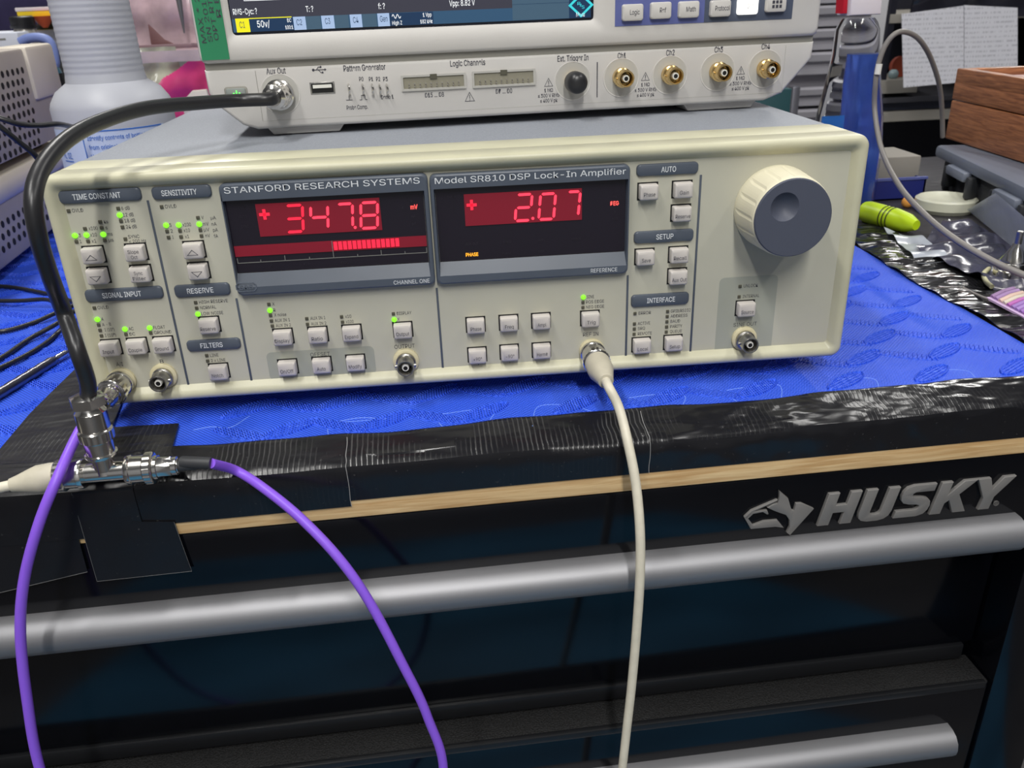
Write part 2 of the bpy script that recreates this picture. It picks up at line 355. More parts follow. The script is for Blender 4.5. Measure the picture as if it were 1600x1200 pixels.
tag(obj('unseen_tint_mat', MB().slab([(-.75, -1.75), (.95, -1.75), (.95, -.42), (-.75, -.42)], FLOOR, FLOOR + .014, mat('teal_blue_tint_mat', s2l(52, 112, 150), .6, noise=.5, nscale=2.2), .004), None, WLD), 'blue mat added out of view to tint the drawer reflections', 'floor mat')  # unseen mat, added so drawers and handles reflect some blue

# ================================================================== BENCH
t = thing('tool_cabinet', 'black glossy rolling tool cabinet with long silver drawer handles under the bench top', 'tool cabinet', CAB, (0, -.05, -.80))
FY = -.0545; XL, XR = -.62, .3285
obj('fascia', MB().prism([(XL, -.1015), (XR, -.1015), (XR, -.0378), (XL, -.0378)], FY, -.02, 'cab', .0012), t)
def handle(zc, x0, x1, par):
    prof = [(0, -.0106), (-.007, -.0106), (-.0115, -.0085), (-.0145, -.004), (-.0152, .0005), (-.0140, .0055), (-.0105, .0092), (-.006, .0106), (0, .0106)]
    mb = MB(); loops = [[Vector((x, FY + p[0], zc + p[1])) for p in prof] for x in (x0, x0 + .0001, x1 - .0001, x1)]
    mb.loft(loops, 'alu', True, True, True, closed=True)
    return obj('handle', mb, par, label='long satin silver handle')
d1 = obj('drawer', MB().prism([(XL, -.2018), (XR, -.2018), (XR, -.095), (XL, -.095)], -.0315, .30, 'cab', .001), t)
handle(-.0895, XL, .3150, d1)
obj('drawer_lip', MB().box(XL, .3215, -.034, -.0285, -.2140, -.2018, 'lipm', .0012), d1)
d2 = obj('drawer', MB().prism([(XL, -.345), (XR, -.345), (XR, -.2190), (XL, -.2190)], FY, .30, 'cab', .0012), t)
obj('dusty_ledge', MB().box(XL, XR, FY + .0006, -.0285, -.2196, -.2164, 'dusty', .0008), d2, label='dust covered top ledge')
obj('ledge_edge', MB().box(XL, XR - .002, FY - .0012, FY + .003, -.2215, -.2158, 'lipm', .0012), d2)
handle(-.2615, XL, .3058, d2)
d3 = obj('drawer', MB().prism([(XL, -.46), (XR, -.46), (XR, -.349), (XL, -.349)], -.03, .30, 'cab', .0012), t)
obj('carcass', MB().box(-.66, .372, -.024, .56, -.78, -.0378, 'cab', .002).box(.3300, .372, FY - .002, -.02, -.78, -.0378, 'cab', .001).box(-.66, XL - .002, FY - .002, -.02, -.78, -.0378, 'cab', .001), t)
for sx in (-.58, .30):
    for sy in (.04, .48):
        mb = MB(); mb.box(sx - .03, sx + .03, sy - .03, sy + .03, -.80, -.78, 'lipm', .002); mb.lathe([(-.014, .03), (-.014, .058), (.014, .058), (.014, .03)], (sx, sy, -.880), (1, 0, 0), 'black', 32)
        mb.box(sx - .024, sx - .019, sy - .015, sy + .015, -.89, -.79, 'lipm').box(sx + .019, sx + .024, sy - .015, sy + .015, -.89, -.79, 'lipm'); obj('caster', mb, t)
# badge: dog head and lettering
def on_f(u, v): p = CAB.hit(u, v, 1, FY - .002); return (p.x, p.z)
BX = lambda X, Y: on_f(1140 + X / 3.478, 680 + Y / 3.478)
mb = MB()
mb.prism([BX(*p) for p in [(272, 305), (320, 345), (338, 408), (352, 412), (362, 374), (392, 372), (460, 402), (330, 546), (312, 532), (328, 500), (326, 462), (308, 436), (262, 420), (240, 412), (206, 396), (236, 378), (262, 372), (272, 345)]], FY - .0018, FY, 'badge', .0003)
mb.prism([BX(*p) for p in [(82, 452), (118, 418), (206, 410), (214, 430), (206, 434), (182, 420), (130, 430), (102, 456), (130, 492), (188, 470), (262, 464), (296, 506), (250, 500), (116, 512)]], FY - .0018, FY, 'badge', .0003)
mb.prism([BX(*p) for p in [(82, 448), (120, 412), (262, 352), (258, 360), (130, 418), (90, 458)]], FY - .0018, FY, 'badge', .0002)
obj('dog_head_badge', mb, t, label='grey metal wolf head badge')
mb = MB()
def polyglyph(pts, x0, z0, sx, sz, sh=.22): return [(x0 + (p[0] + sh * p[1]) * sx, z0 + p[1] * sz) for p in pts]
GL = {'H': [[(0, 0), (.3, 0), (.3, .38), (.6, .38), (.6, 0), (.9, 0), (.9, 1), (.6, 1), (.6, .62), (.3, .62), (.3, 1), (0, 1)]],
      'U': [[(.0, 1), (.0, .28), (.04, .12), (.14, .03), (.3, -.01), (.6, -.01), (.76, .03), (.86, .12), (.9, .28), (.9, 1), (.6, 1), (.6, .3), (.57, .23), (.5, .2), (.4, .2), (.33, .23), (.3, .3), (.3, 1)]],
      'S': [[(0, 0), (.62, 0), (.8, .06), (.88, .18), (.9, .32), (.86, .46), (.76, .56), (.6, .61), (.36, .64), (.3, .68), (.3, .74), (.36, .78), (.86, .78), (.86, 1), (.26, 1), (.1, .95), (.02, .84), (0, .7), (.03, .56), (.12, .46), (.28, .41), (.52, .38), (.59, .35), (.6, .29), (.57, .24), (.5, .22), (0, .22)]],
      'K': [[(0, 0), (.3, 0), (.3, .33), (.4, .42), (.64, 0), (1.0, 0), (.62, .58), (.98, 1), (.62, 1), (.3, .6), (.3, 1), (0, 1)]],
      'Y': [[(.3, 0), (.6, 0), (.6, .38), (.98, 1), (.64, 1), (.46, .64), (.28, 1), (-.08, 1), (.3, .38)]]}
a0, a1 = BX(476, 495), BX(1452, 405); cap = BX(500, 325)[1] - a0[1]
adv = [('H', 0), ('U', 1.03), ('S', 2.06), ('K', 3.06), ('Y', 4.12)]; sx = (a1[0] - a0[0]) / 4.97
for ch, ax_ in adv:
    for g in GL[ch]: mb.prism(polyglyph(g, a0[0] + ax_ * sx, a0[1], sx, cap, .2), FY - .0022, FY, 'badge', .0003)
c = BX(1458, 378); mb.lathe([(0, .0017), (.0006, .0017), (.0006, .0014)], (c[0], FY, c[1]), (0, -1, 0), 'badge', 24, cap1=False)
mb.text('R', c[0] - .0007, c[1] - .0009, c[0] + .0007, .0018, FY - .0006, 'badge')
obj('badge_lettering', mb, t, label='raised grey capital letters')

tag(obj('wooden_worktop', MB().box(-.66, 1.0, -.0548, .64, -.0378, -.0070, 'wood', .0015), None, CAB), 'pale wooden worktop edge showing as a strip under the black tape', 'worktop')
# foam mat
mb = MB(); N = 130; top = []
xs = [-.66 + (1.01) * i / N for i in range(N + 1)]
def edge(x): return -.0318 + .0016 * math.sin(x * 31) + .0010 * math.sin(x * 67 + 1) + .0005 * math.sin(x * 140)
poly = [(x, edge(x)) for x in xs] + [(.352, .0), (.356, .12), (.360, .25), (.372, .55), (.374, .635), (-.655, .635)]
mb.slab(poly, -.0069, 0, 'foam', .0010)
def pad(cx, cy, L, Wd, ang, hgt, ribs):
    c, s_ = math.cos(ang), math.sin(ang); T_ = lambda a, b, z: Vector((cx + a * c - b * s_, cy + a * s_ + b * c, z)); n = 22
    def ring_(k, z, ins): return [T_((L / 2 - ins) * math.cos(t_), (Wd / 2 - ins) * math.copysign(abs(math.sin(t_)) ** 1.15, math.sin(t_)), z) for t_ in [2 * PI * q_ / n for q_ in range(n)]]
    if ribs: mb.loft([ring_(0, -.0002, 0), ring_(0, hgt * .8, .0003), ring_(0, hgt, .0008)], 'foam', True, False, True)
    else:
        mb.loft([ring_(0, -.0002, 0), ring_(0, hgt * .9, .0004), ring_(0, hgt, .0008), ring_(0, hgt * .8, .0012), ring_(0, .00008, .0018)], 'foam', False, False, True)
        for q_ in (-1.5, -.5, .5, 1.5):
            b_0 = q_ * Wd * .17; hl = (L / 2 - .003) * math.sqrt(max(0, 1 - (2 * b_0 / Wd) ** 2)); mb.loft([[T_(-hl, b_0 - .0004, .0001), T_(hl, b_0 - .0004, .0001), T_(hl, b_0 + .0004, .0001), T_(-hl, b_0 + .0004, .0001)], [T_(-hl * .97, b_0 - .0001, hgt * .6), T_(hl * .97, b_0 - .0001, hgt * .6), T_(hl * .97, b_0 + .0001, hgt * .6), T_(-hl * .97, b_0 + .0001, hgt * .6)]], 'foam', False, False, True)
    if ribs:
        nr = int(L / .0026)
        for q_ in range(1, nr):
            a = -L / 2 + L * q_ / nr; hw = (Wd / 2) * math.sqrt(max(0, 1 - (2 * a / L) ** 2)) * .86
            if hw < .0008: continue
            w2 = .00055
            vs_ = [T_(a - w2, -hw, hgt), T_(a + w2, -hw, hgt), T_(a + w2, hw, hgt), T_(a - w2, hw, hgt)]; t2 = [v + Vector((0, 0, .0006)) for v in [T_(a - w2 * .5, -hw * .9, hgt), T_(a + w2 * .5, -hw * .9, hgt), T_(a + w2 * .5, hw * .9, hgt), T_(a - w2 * .5, hw * .9, hgt)]]
            mb.loft([vs_, t2], 'foam', False, False, True)
PX_, PY_ = .054, .0300
for i_ in range(-12, 9):
    for j_ in range(-1, 20):
        cx0 = i_ * PX_ + (PX_ / 2 if j_ % 2 else 0); cy0 = -.0285 + .012 + j_ * PY_
        for (dx_, L_, Wd_, an_, hg_, rb_) in ((0, .036, .0125, .55, .0011, False), (PX_ / 2, .040, .0105, -.50, .0003, True)):
            px0, py0 = cx0 + dx_, cy0 + (0 if not rb_ else -.002)
            if px0 > .335 or (py0 > .03 and -.215 < px0 < .22) or py0 > .50 or px0 < -.5: continue
            if py0 - L_ / 2 * abs(math.sin(an_)) - .003 < edge(px0) : continue
            if -.235 < px0 < -.140 and py0 < .055: continue   # flat under the tape patch
            pad(px0, py0, L_, Wd_, an_, hg_, rb_)
M['cutline'] = mat('scuffed_foam_edge', s2l(120, 156, 240), .6)
for L_ in ([(452, 667), (520, 660), (562, 653), (610, 655)], [(515, 684), (512, 672), (518, 662), (560, 658), (612, 654)], [(692, 668), (680, 650), (700, 646), (745, 640), (772, 642), (766, 656)], [(832, 666), (840, 636), (880, 632), (892, 630), (915, 640), (936, 647)], [(982, 622), (1020, 617), (1068, 618), (1067, 634)], [(1135, 610), (1160, 606), (1210, 601), (1221, 607), (1221, 622)], [(1130, 612), (1152, 628)], [(302, 672), (330, 667), (360, 668), (390, 650)], [(1300, 594), (1325, 592), (1365, 592), (1375, 610)], [(1440, 584), (1480, 578), (1512, 580), (1524, 590)]):
    mb.tube(catmull([CAB.hit(u, v, 2, -.00005) for u, v in L_], 5), .00022, 'cutline', 6)
tag(obj('foam_mat', mb, None, CAB), 'bright blue embossed foam mat on the bench under the instruments', 'mat')

# tape
def strip(x0, x1, zb, m, lift=.0, ylap=.006, nx=90, seed=0, skew=0, jag=0, fray=0):
    M.setdefault('fray', mat('frayed_threads', (.35, .35, .35), .7))
    rnd = random.Random(seed); mb = MB(); loops = []
    ph = [rnd.random() * 6 for _ in range(6)]
    for i in range(nx + 1):
        x = x0 + (x1 - x0) * i / nx
        e = edge(x) + ylap * 0 ; wv = .0011 * math.sin(x * 44 + ph[0]) + .0007 * math.sin(x * 97 + ph[1])
        fz = .0009 * math.sin(x * 23 + ph[2]) + .0006 * math.sin(x * 61 + ph[3])
        y1 = e - .0012; prof = [(e + .0022, .0006), (e + .0002, .0011), (y1 - .002, .0008), ((e - .054) / 2 + .003, -.0016 + fz + wv * .5), ((e - .054) / 2 - .006, -.0028 + fz), (-.0505, -.0038 + fz), (-.0532, -.0046 + fz * .8), (-.0553, -.0062 + fz * .8), (-.0560, -.0088), (-.0558, (-.012 + zb) / 2 + .003), (-.0554, zb + .004), (-.0553, zb + (jag * math.sin(x * 300 + ph[4])))]
        L = [Vector((x + skew * max(0, -p[1] - .008), p[0] - lift, p[1] + lift)) for p in prof]
        loops.append(L)
    n = len(loops[0]); vs = [v for L in loops for v in L]; fs = [(i * n + j, (i + 1) * n + j, (i + 1) * n + j + 1, i * n + j + 1) for i in range(nx) for j in range(n - 1)]
    # underside for thickness
    k = len(vs); vs += [v + Vector((0, .0003, -.0003)) for v in vs]; fs2 = [tuple(reversed([q + k for q in f])) for f in fs]
    rim = [(j, j + 1, j + 1 + k, j + k) for j in range(n - 1)] + [(nx * n + j, nx * n + j + k, nx * n + j + 1 + k, nx * n + j + 1) for j in range(n - 1)] + [(i * n + n - 1, (i + 1) * n + n - 1, (i + 1) * n + n - 1 + k, i * n + n - 1 + k) for i in range(nx)] + [(i * n, i * n + k, (i + 1) * n + k, (i + 1) * n) for i in range(nx)]
    mb.add(vs, fs + fs2 + rim, m, True)
    if fray:
        for L in ([loops[-1]] if fray == 1 else [loops[0]]): mb.tube(catmull([p + Vector((.0002 * math.sin(q_ * 2.1), -.0002, .0002)) for q_, p in enumerate(L[2:])], 4), .00016, 'fray', 5)
    return mb
fx = lambda u, v: CAB.hit(u, v, 1, -.0565)
gT = 'black tape strips along the bench edge'
xa, xb = fx(527, 720).x, fx(1016, 700).x
tag(obj('black_tape', strip(xb - .004, .62, -.0262, 'tape_crinkled', 0, seed=3), None, CAB), 'black tape strip at the right end of the bench front edge above the badge', 'tape', gT)
tag(obj('black_tape', strip(xa, xb, -.0264, 'tape', .0004, seed=4, fray=1), None, CAB), 'ribbed black tape strip in the middle of the bench front edge behind the beige cable', 'tape', gT)
tag(obj('black_tape', strip(fx(205, 790).x, xa + .004, -.0300, 'tape', .0006, seed=5, fray=1), None, CAB), 'ribbed black tape strip on the bench front edge behind the purple cable', 'tape', gT)
# hanging pieces at the left
def hang(pts, off, m):
    mb = MB(); P = [CAB.hit(u, v, 1, -.0558 - off) for u, v in pts]
    mb.prism([(p.x, p.z) for p in P], -.0558 - off - .0003, -.0558 - off, m)
    k_ = {4: [1, 2, 3], 6: [3, 4, 5, 0]}[len(P)]; k_ = [2, 3] if len(P) == 4 else [0, 5, 4, 3]
    mb.tube([P[q_] + Vector((0, -.0003, 0)) for q_ in k_], .00013, mat('pale_torn_edge', (.16, .16, .16), .7), 5); return mb
mb = hang([(112, 770), (206, 760), (206, 815), (272, 815), (300, 892), (152, 908)], .0008, 'tape_plain'); tag(obj('black_tape', mb, None, CAB), 'square black tape flap hanging over the drawer front left of the wood strip', 'tape', gT)
mb = hang([(-60, 790), (104, 772), (137, 893), (-60, 940)], .0002, 'tape_plain'); tag(obj('black_tape', mb, None, CAB), 'black tape flap hanging at the far left over the cabinet front', 'tape', gT)
# patch on the mat at the left and its fold over the edge
gp = lambda u, v, z=.0008: CAB.hit(u, v, 2, z)
P = [gp(*q) for q in [(125, 572), (205, 572), (190, 632), (176, 670), (280, 664), (268, 709), (290, 740)]]
e = [Vector((x_, -.0548, 0)) for x_ in (-.165, -.45)]
P = [(p.x, p.y) for p in P] + [(e[0].x, e[0].y), (e[1].x, e[1].y)] + [((lambda p: (p.x, p.y))(gp(*q))) for q in [(-220, 740), (0, 705), (47, 649), (81, 615)]]
mb = MB().slab(P, .0012, .0019, 'tape_worn'); tag(obj('black_tape', mb, None, CAB), 'wide wrinkled black tape patch on the mat under the metal tee connector', 'tape', gT)
tag(obj('black_tape', strip(-.62, fx(215, 790).x, -.0345, 'tape_plain', .0012, seed=9), None, CAB), 'black tape strip folded over the bench edge at the far left under the grey boot', 'tape', gT)
# right hand strips
def wavy(poly_fn, nx, ny, m, amp=.0012, seed=1, base=.0012):
    rnd = random.Random(seed); mb = MB(); vs = []; ph = [rnd.random() * 6 for _ in range(8)]
    for i in range(nx + 1):
        for j in range(ny + 1):
            x, y = poly_fn(i / nx, j / ny)
            z = base + amp * (math.sin(x * 70 + y * 130 + ph[0]) * .5 + math.sin(x * 160 - y * 60 + ph[1]) * .35 + math.sin(y * 220 + x * 40 + ph[2]) * .3 + .6)
            vs.append((x, y, z))
    n = ny + 1; fs = [(i * n + j, (i + 1) * n + j, (i + 1) * n + j + 1, i * n + j + 1) for i in range(nx) for j in range(ny)]
    k = len(vs); vs += [(v[0], v[1], v[2] - .0004) for v in vs]; fs2 = [tuple(reversed([q + k for q in f])) for f in fs]
    rim = [(i * n, i * n + k, (i + 1) * n + k, (i + 1) * n) for i in range(nx)] + [(i * n + ny, (i + 1) * n + ny, (i + 1) * n + ny + k, i * n + ny + k) for i in range(nx)] + [(j, j + 1, j + 1 + k, j + k) for j in range(ny)] + [(nx * n + j, nx * n + j + k, nx * n + j + 1 + k, nx * n + j + 1) for j in range(ny)]
    return mb.add(vs, fs + fs2 + rim, m, True)
tag(obj('black_tape', wavy(lambda a, b: (.348 + .012 * b + .050 * a + .003 * math.sin(b * 9), -.030 + .34 * b), 30, 110, 'tape_shiny', .0016, 2), None, CAB), 'shiny crinkled black tape strip along the right edge of the blue mat', 'tape')
M['black_mat'] = make_tape('dark_ribbed_cover', .35, .5, (.030, .028, .033), .45)
tag(obj('black_bench_cover', MB().slab([(.385, -.045), (.99, -.045), (.99, .62), (.385, .62)], -.0068, .0004, 'black_mat', .001), None, CAB), 'dark ribbed sheet covering the bench right of the blue mat', 'bench cover')

# ================================================================== LOCK-IN AMPLIFIER (front instrument)
amp = thing('lock_in_amplifier', 'cream and grey bench instrument with red displays and big dial in the centre', 'lab instrument', AMP, (0, .2, -.012))
YP = .0042
obj('cover', MB().box(-W2 + .0010, W2 - .0010, .040, .495, .0010, H - .0012, 'cover', .0018), amp, label='grey painted metal cover')
mb = MB()
def rl(ins, y, r=.006): return rr(-W2 + ins, W2 - ins, ins, H - ins, max(r - ins * .5, .001), y, 6)
mb.loft([rl(.0022, .046), rl(.0004, .0455), rl(.0, .044), rl(.0, .0200), rl(.0006, .0192), rl(.0006, .0184), rl(0, .0176), rl(0, .0035), rl(.0005, .0014), rl(.0016, .0003), rl(.0030, 0), rl(.0046, .0003), rl(.0060, .0014), rl(.0084, YP)], 'bezel', True, False, False)
obj('bezel', mb, amp, label='cream cast front frame')
mb = MB(); mb.loft([rr(-W2 + .0082, W2 - .0082, .0082, H - .0082, .0025, y, 6) for y in (YP, .02)], 'panel', False, True, True)
panel = obj('front_panel', mb, amp)
for sx in (-.17, .17):
    for sy in (.09, .42):
        obj('foot', MB().lathe([(0, .0090), (.0015, .0100), (.0115, .0085), (.0131, .0080)], (sx, sy, -.0120), (0, 0, 1), 'black', 24), amp)
def cr(ox, oy, s): return lambda X, Y: (ox + X / s, oy + Y / s)
A_, B_, C_, D_, E_, F_, G_, H_ = cr(60, 280, 4.7059), cr(60, 430, 4.7059), cr(330, 250, 4.4444), cr(660, 240, 4.7059), cr(380, 440, 4.7059), cr(680, 440, 4.7059), cr(960, 240, 4.7059), cr(960, 420, 4.7059)
def ap(uv, y=YP): p = AMP.hit(uv[0], uv[1], 1, y); return p.x, p.z
class Sections:
    def __init__(s): s.d = {}
    def pick(s, x, z):
        k = 0 if x < -.148 and z > .066 else 1 if x < -.148 else 2 if x < -.100 and z > .066 else 3 if x < -.100 and z > .036 else 4 if x < -.100 else 5 if x < -.0 else 6 if x < .0855 else 7 if x < .122 else 8
        return s.d.setdefault(k, MB())
    def text(s, t, x0, z0, *a): s.pick(x0, z0).text(t, x0, z0, *a)
    def box(s, *a): s.pick(a[0], a[4]).box(*a)
let = Sections(); YT = YP - .00012
def plabel(cr_, txt, X0, X1, Y, h, m='ink', y=YT, mbx=None, bold=.0, xs=1):
    a, b = ap(cr_(X0, Y), y), ap(cr_(X1, Y), y); z = a[1] * .5 + b[1] * .5
    # label baselines on the panel are level; use the left end for short words
    if X1 - X0 < 200: z = (a[1] + b[1]) / 2
    (mbx or let).text(txt, a[0], z, b[0], h, y, m, bold)
# indicators: crop, centre, lit, text, text span
LED = [(A_, 220, 234, 0, 'OVLD', 247, 330), (A_, 585, 216, 0, '6 dB', 610, 672), (A_, 597, 265, 1, '12 dB', 622, 700), (A_, 606, 308, 0, '18 dB', 634, 712), (A_, 617, 353, 0, '24 dB', 645, 723),
 (A_, 453, 315, 0, 'ks', 482, 512), (A_, 341, 365, 0, 'x100', 370, 436), (A_, 464, 359, 0, 's', 493, 508), (A_, 268, 416, 1, '3', 296, 313), (A_, 352, 412, 1, 'x10', 380, 430), (A_, 476, 407, 1, 'ms', 505, 545),
 (A_, 278, 460, 0, '1', 305, 316), (A_, 364, 458, 0, 'x1', 392, 425), (A_, 487, 450, 0, '\u00b5s', 516, 553), (A_, 638, 441, 0, '', 0, 0), (A_, 905, 204, 0, 'OVLD', 930, 1015),
 (A_, 938, 340, 1, '5', 963, 978), (A_, 945, 384, 0, '2', 973, 988), (A_, 956, 429, 0, '1', 985, 995), (A_, 1031, 338, 1, 'x100', 1060, 1122), (A_, 1040, 380, 0, 'x10', 1068, 1115), (A_, 1048, 425, 0, 'x1', 1078, 1108),
 (A_, 1172, 284, 0, 'V', 1198, 1215), (A_, 1182, 332, 1, 'mV', 1208, 1252), (A_, 1190, 374, 0, '\u00b5V', 1216, 1257), (A_, 1198, 418, 0, 'nV', 1228, 1262),
 (A_, 1155, 908, 0, 'HIGH RESERVE', 1182, 1395), (A_, 1163, 949, 0, 'NORMAL', 1190, 1308), (A_, 1172, 993, 1, 'LOW NOISE', 1198, 1360), (A_, 410, 948, 0, 'OVLD', 435, 517), (A_, 433, 1033, 1, 'A', 462, 480),
 (A_, 441, 1073, 0, 'A - B', 470, 535), (A_, 452, 1112, 0, 'I (10\u2076)', 488, 560), (A_, 462, 1153, 0, 'I (10\u2078)', 490, 572), (A_, 635, 1104, 1, 'AC', 664, 700), (A_, 643, 1143, 0, 'DC', 671, 712), (A_, 817, 1095, 1, 'FLOAT', 845, 933), (A_, 825, 1132, 0, 'GROUND', 852, 978),
 (B_, 1237, 593, 0, 'LINE', 1262, 1325), (B_, 1244, 632, 0, '2 x LINE', 1270, 1378),
 (E_, 188, 168, 0, 'X', 213, 232), (E_, 196, 213, 1, 'R', 222, 238), (E_, 200, 249, 0, 'X noise', 228, 318), (E_, 207, 290, 0, 'AUX IN 1', 233, 345), (E_, 214, 328, 0, 'AUX IN 2', 240, 352), (E_, 467, 274, 0, 'AUX IN 1', 494, 605), (E_, 472, 315, 0, 'AUX IN 2', 500, 612),
 (E_, 723, 260, 0, 'x10', 750, 795), (E_, 730, 299, 0, 'x100', 756, 812), (E_, 1104, 238, 0, 'DISPLAY', 1130, 1238), (E_, 1110, 281, 1, 'X', 1133, 1150),
 (F_, 1090, 116, 1, 'SINE', 1113, 1168), (F_, 1087, 154, 0, 'POS EDGE', 1110, 1242), (F_, 1087, 192, 0, 'NEG EDGE', 1110, 1242),
 (H_, 152, 330, 0, 'ERROR', 178, 268), (H_, 148, 406, 0, 'ACTIVE', 172, 262), (H_, 147, 443, 0, 'SRQ', 172, 225), (H_, 146, 482, 0, 'REMOTE', 172, 275), (H_, 392, 315, 0, 'GPIB/RS232', 415, 560), (H_, 389, 352, 0, 'ADDRESS', 413, 537),
 (H_, 387, 390, 0, 'BAUD', 412, 482), (H_, 385, 428, 0, 'PARITY', 410, 498), (H_, 382, 466, 0, 'QUEUE', 408, 495), (H_, 925, 130, 0, 'UNLOCK', 950, 1055), (H_, 918, 207, 0, 'INTERNAL', 943, 1065)]
for c_, X, Y, lit, txt, t0, t1 in LED:
    x, z = ap(c_(X, Y), YP - .0005)
    mb = MB(); r = .00125 if lit else .00090
    if lit: mb.lathe([(0, r * 1.15), (.0006, r * 1.15), (.0010, r * .9), (.0012, r * .4)], (x, YP, z), (0, -1, 0), 'led_on', 14)
    else: mb.box(x - r, x + r, YP - .0006, YP + .0004, z - r, z + r, 'led_off', .0002)
    obj('indicator_lamp', mb, amp, label='lit green indicator lamp' if lit else None)
    if txt:
        a, b = ap(c_(t0, Y), YT), ap(c_(t1, Y), YT); let.text(txt, a[0], z - .00092, b[0], .00185, YT, 'ink')
for c_, txt, t0, t1, Y in [(A_, '\u00b5A', 1265, 1305, 284), (A_, 'nA', 1273, 1310, 330), (A_, 'pA', 1283, 1320, 374), (A_, 'fA', 1290, 1320, 418)]:
    a, b = ap(c_(t0, Y), YT), ap(c_(t1, Y), YT); let.text(txt, a[0], a[1] - .0009, b[0], .0018, YT, 'ink')
plabel(A_, 'SYNC', 662, 745, 434, .0018); plabel(A_, '< 200 Hz', 668, 795, 467, .0018)
plabel(B_, 'A/I', 575, 625, 668, .0023); plabel(B_, 'B', 897, 922, 648, .0023); plabel(E_, 'OFFSET', 495, 640, 548, .0023); plabel(E_, 'OUTPUT', 1113, 1263, 490, .0024)
plabel(F_, 'REF IN', 1087, 1200, 400, .0023); plabel(F_, 'ZERO', 402, 467, 636, .0016, 'grey_ink'); plabel(H_, 'SINE OUT', 875, 1045, 421, .0023)
def pline(c_, pts, wd, m='ink'):
    Q = [ap(c_(*p), YT) for p in pts]
    for a, b in zip(Q, Q[1:]):
        let.box(min(a[0], b[0]) - wd / 2, max(a[0], b[0]) + wd / 2, YP - .0001, YP, min(a[1], b[1]) - wd / 2, max(a[1], b[1]) + wd / 2, m)
def lineZ(c_, pts, wd, m='ink'):
    Q = [ap(c_(*p), YT) for p in pts]
    let.box(Q[0][0] - wd / 2, Q[0][0] + wd / 2, YP - .0001, YP, Q[1][1], Q[0][1], m); let.box(min(Q[0][0], Q[2][0]), max(Q[0][0], Q[2][0]), YP - .0001, YP, Q[1][1] - wd / 2, Q[1][1] + wd / 2, m)
lineZ(F_, [(318, 606), (318, 632), (388, 630)], .0003); lineZ(F_, [(550, 590), (550, 622), (478, 625)], .0003)
for mb in let.d.values(): obj('lettering', mb, panel, label='dark printed lettering')
# shaded print areas
for nm, c_, P in (('shaded_area', E_, [(165, 515), (965, 478), (975, 675), (200, 728)]), ('shaded_area', H_, [(770, 68), (1205, 42), (1150, 600), (738, 625)])):
    Q = [ap(c_(*p)) for p in P]; x0 = (Q[0][0] + Q[3][0]) / 2; x1 = (Q[1][0] + Q[2][0]) / 2; z1 = (Q[0][1] + Q[1][1]) / 2; z0 = (Q[2][1] + Q[3][1]) / 2
    mb = MB(); mb.loft([rr(x0, x1, z0, z1, .003, YP), rr(x0, x1, z0, z1, .003, YP - .00006)], 'panel_dk', False, True, True); obj(nm, mb, panel)
# section headers
HD = [('TIME CONSTANT', A_, (140, 88), (748, 62), (755, 152), (150, 190), 248, 605), ('SENSITIVITY', A_, (825, 60), (1262, 40), (1275, 130), (835, 158), 902, 1165), ('SIGNAL INPUT', A_, (333, 818), (905, 788), (920, 875), (345, 912), 467, 757),
      ('RESERVE', A_, (990, 785), (1400, 762), (1413, 848), (1005, 878), 1092, 1287), ('FILTERS', B_, (1082, 487), (1480, 462), (1488, 540), (1095, 568), 1190, 1355), ('AUTO', G_, (165, 85), (620, 58), (622, 148), (165, 172), 345, 453),
      ('SETUP', G_, (147, 580), (580, 552), (590, 640), (145, 670), 308, 433), ('INTERFACE', G_, (125, 1045), (550, 1020), (550, 1105), (125, 1135), 240, 445)]
for txt, c_, a, b, c, d, t0, t1 in HD:
    Y2 = YP - .0016; Q = [ap(c_(*p), Y2) for p in (a, b, c, d)]; x0 = (Q[0][0] + Q[3][0]) / 2; x1 = (Q[1][0] + Q[2][0]) / 2; z1 = (Q[0][1] + Q[1][1]) / 2; z0 = (Q[2][1] + Q[3][1]) / 2
    mb = MB(); plate(mb, x0, x1, z0, z1, .0022, Y2, YP, 'slate', .0008)
    p0, p1 = ap(c_(t0, (a[1] + c[1]) / 2), Y2), ap(c_(t1, (a[1] + c[1]) / 2), Y2); mb.text(txt, p0[0], (z0 + z1) / 2 - .00135, p1[0], .0028, Y2 - .0001, 'white_ink', .008)
    obj('section_header', mb, amp)
for (u0, v0), (u1, v1) in [((230, 313), (296, 604)), ((369, 466), (394, 597)), ((682.8, 449.6), (691.7, 578)), ((981, 430), (977.5, 559)), ((1096.6, 273), (1077, 551.7))]:
    a, b = ap((u0, v0)), ap((u1, v1)); x = (a[0] + b[0]) / 2
    obj('divider_line', MB().box(x - .0006, x + .0006, YP - .0003, YP + .001, b[1], a[1], 'slate', .0001), amp)
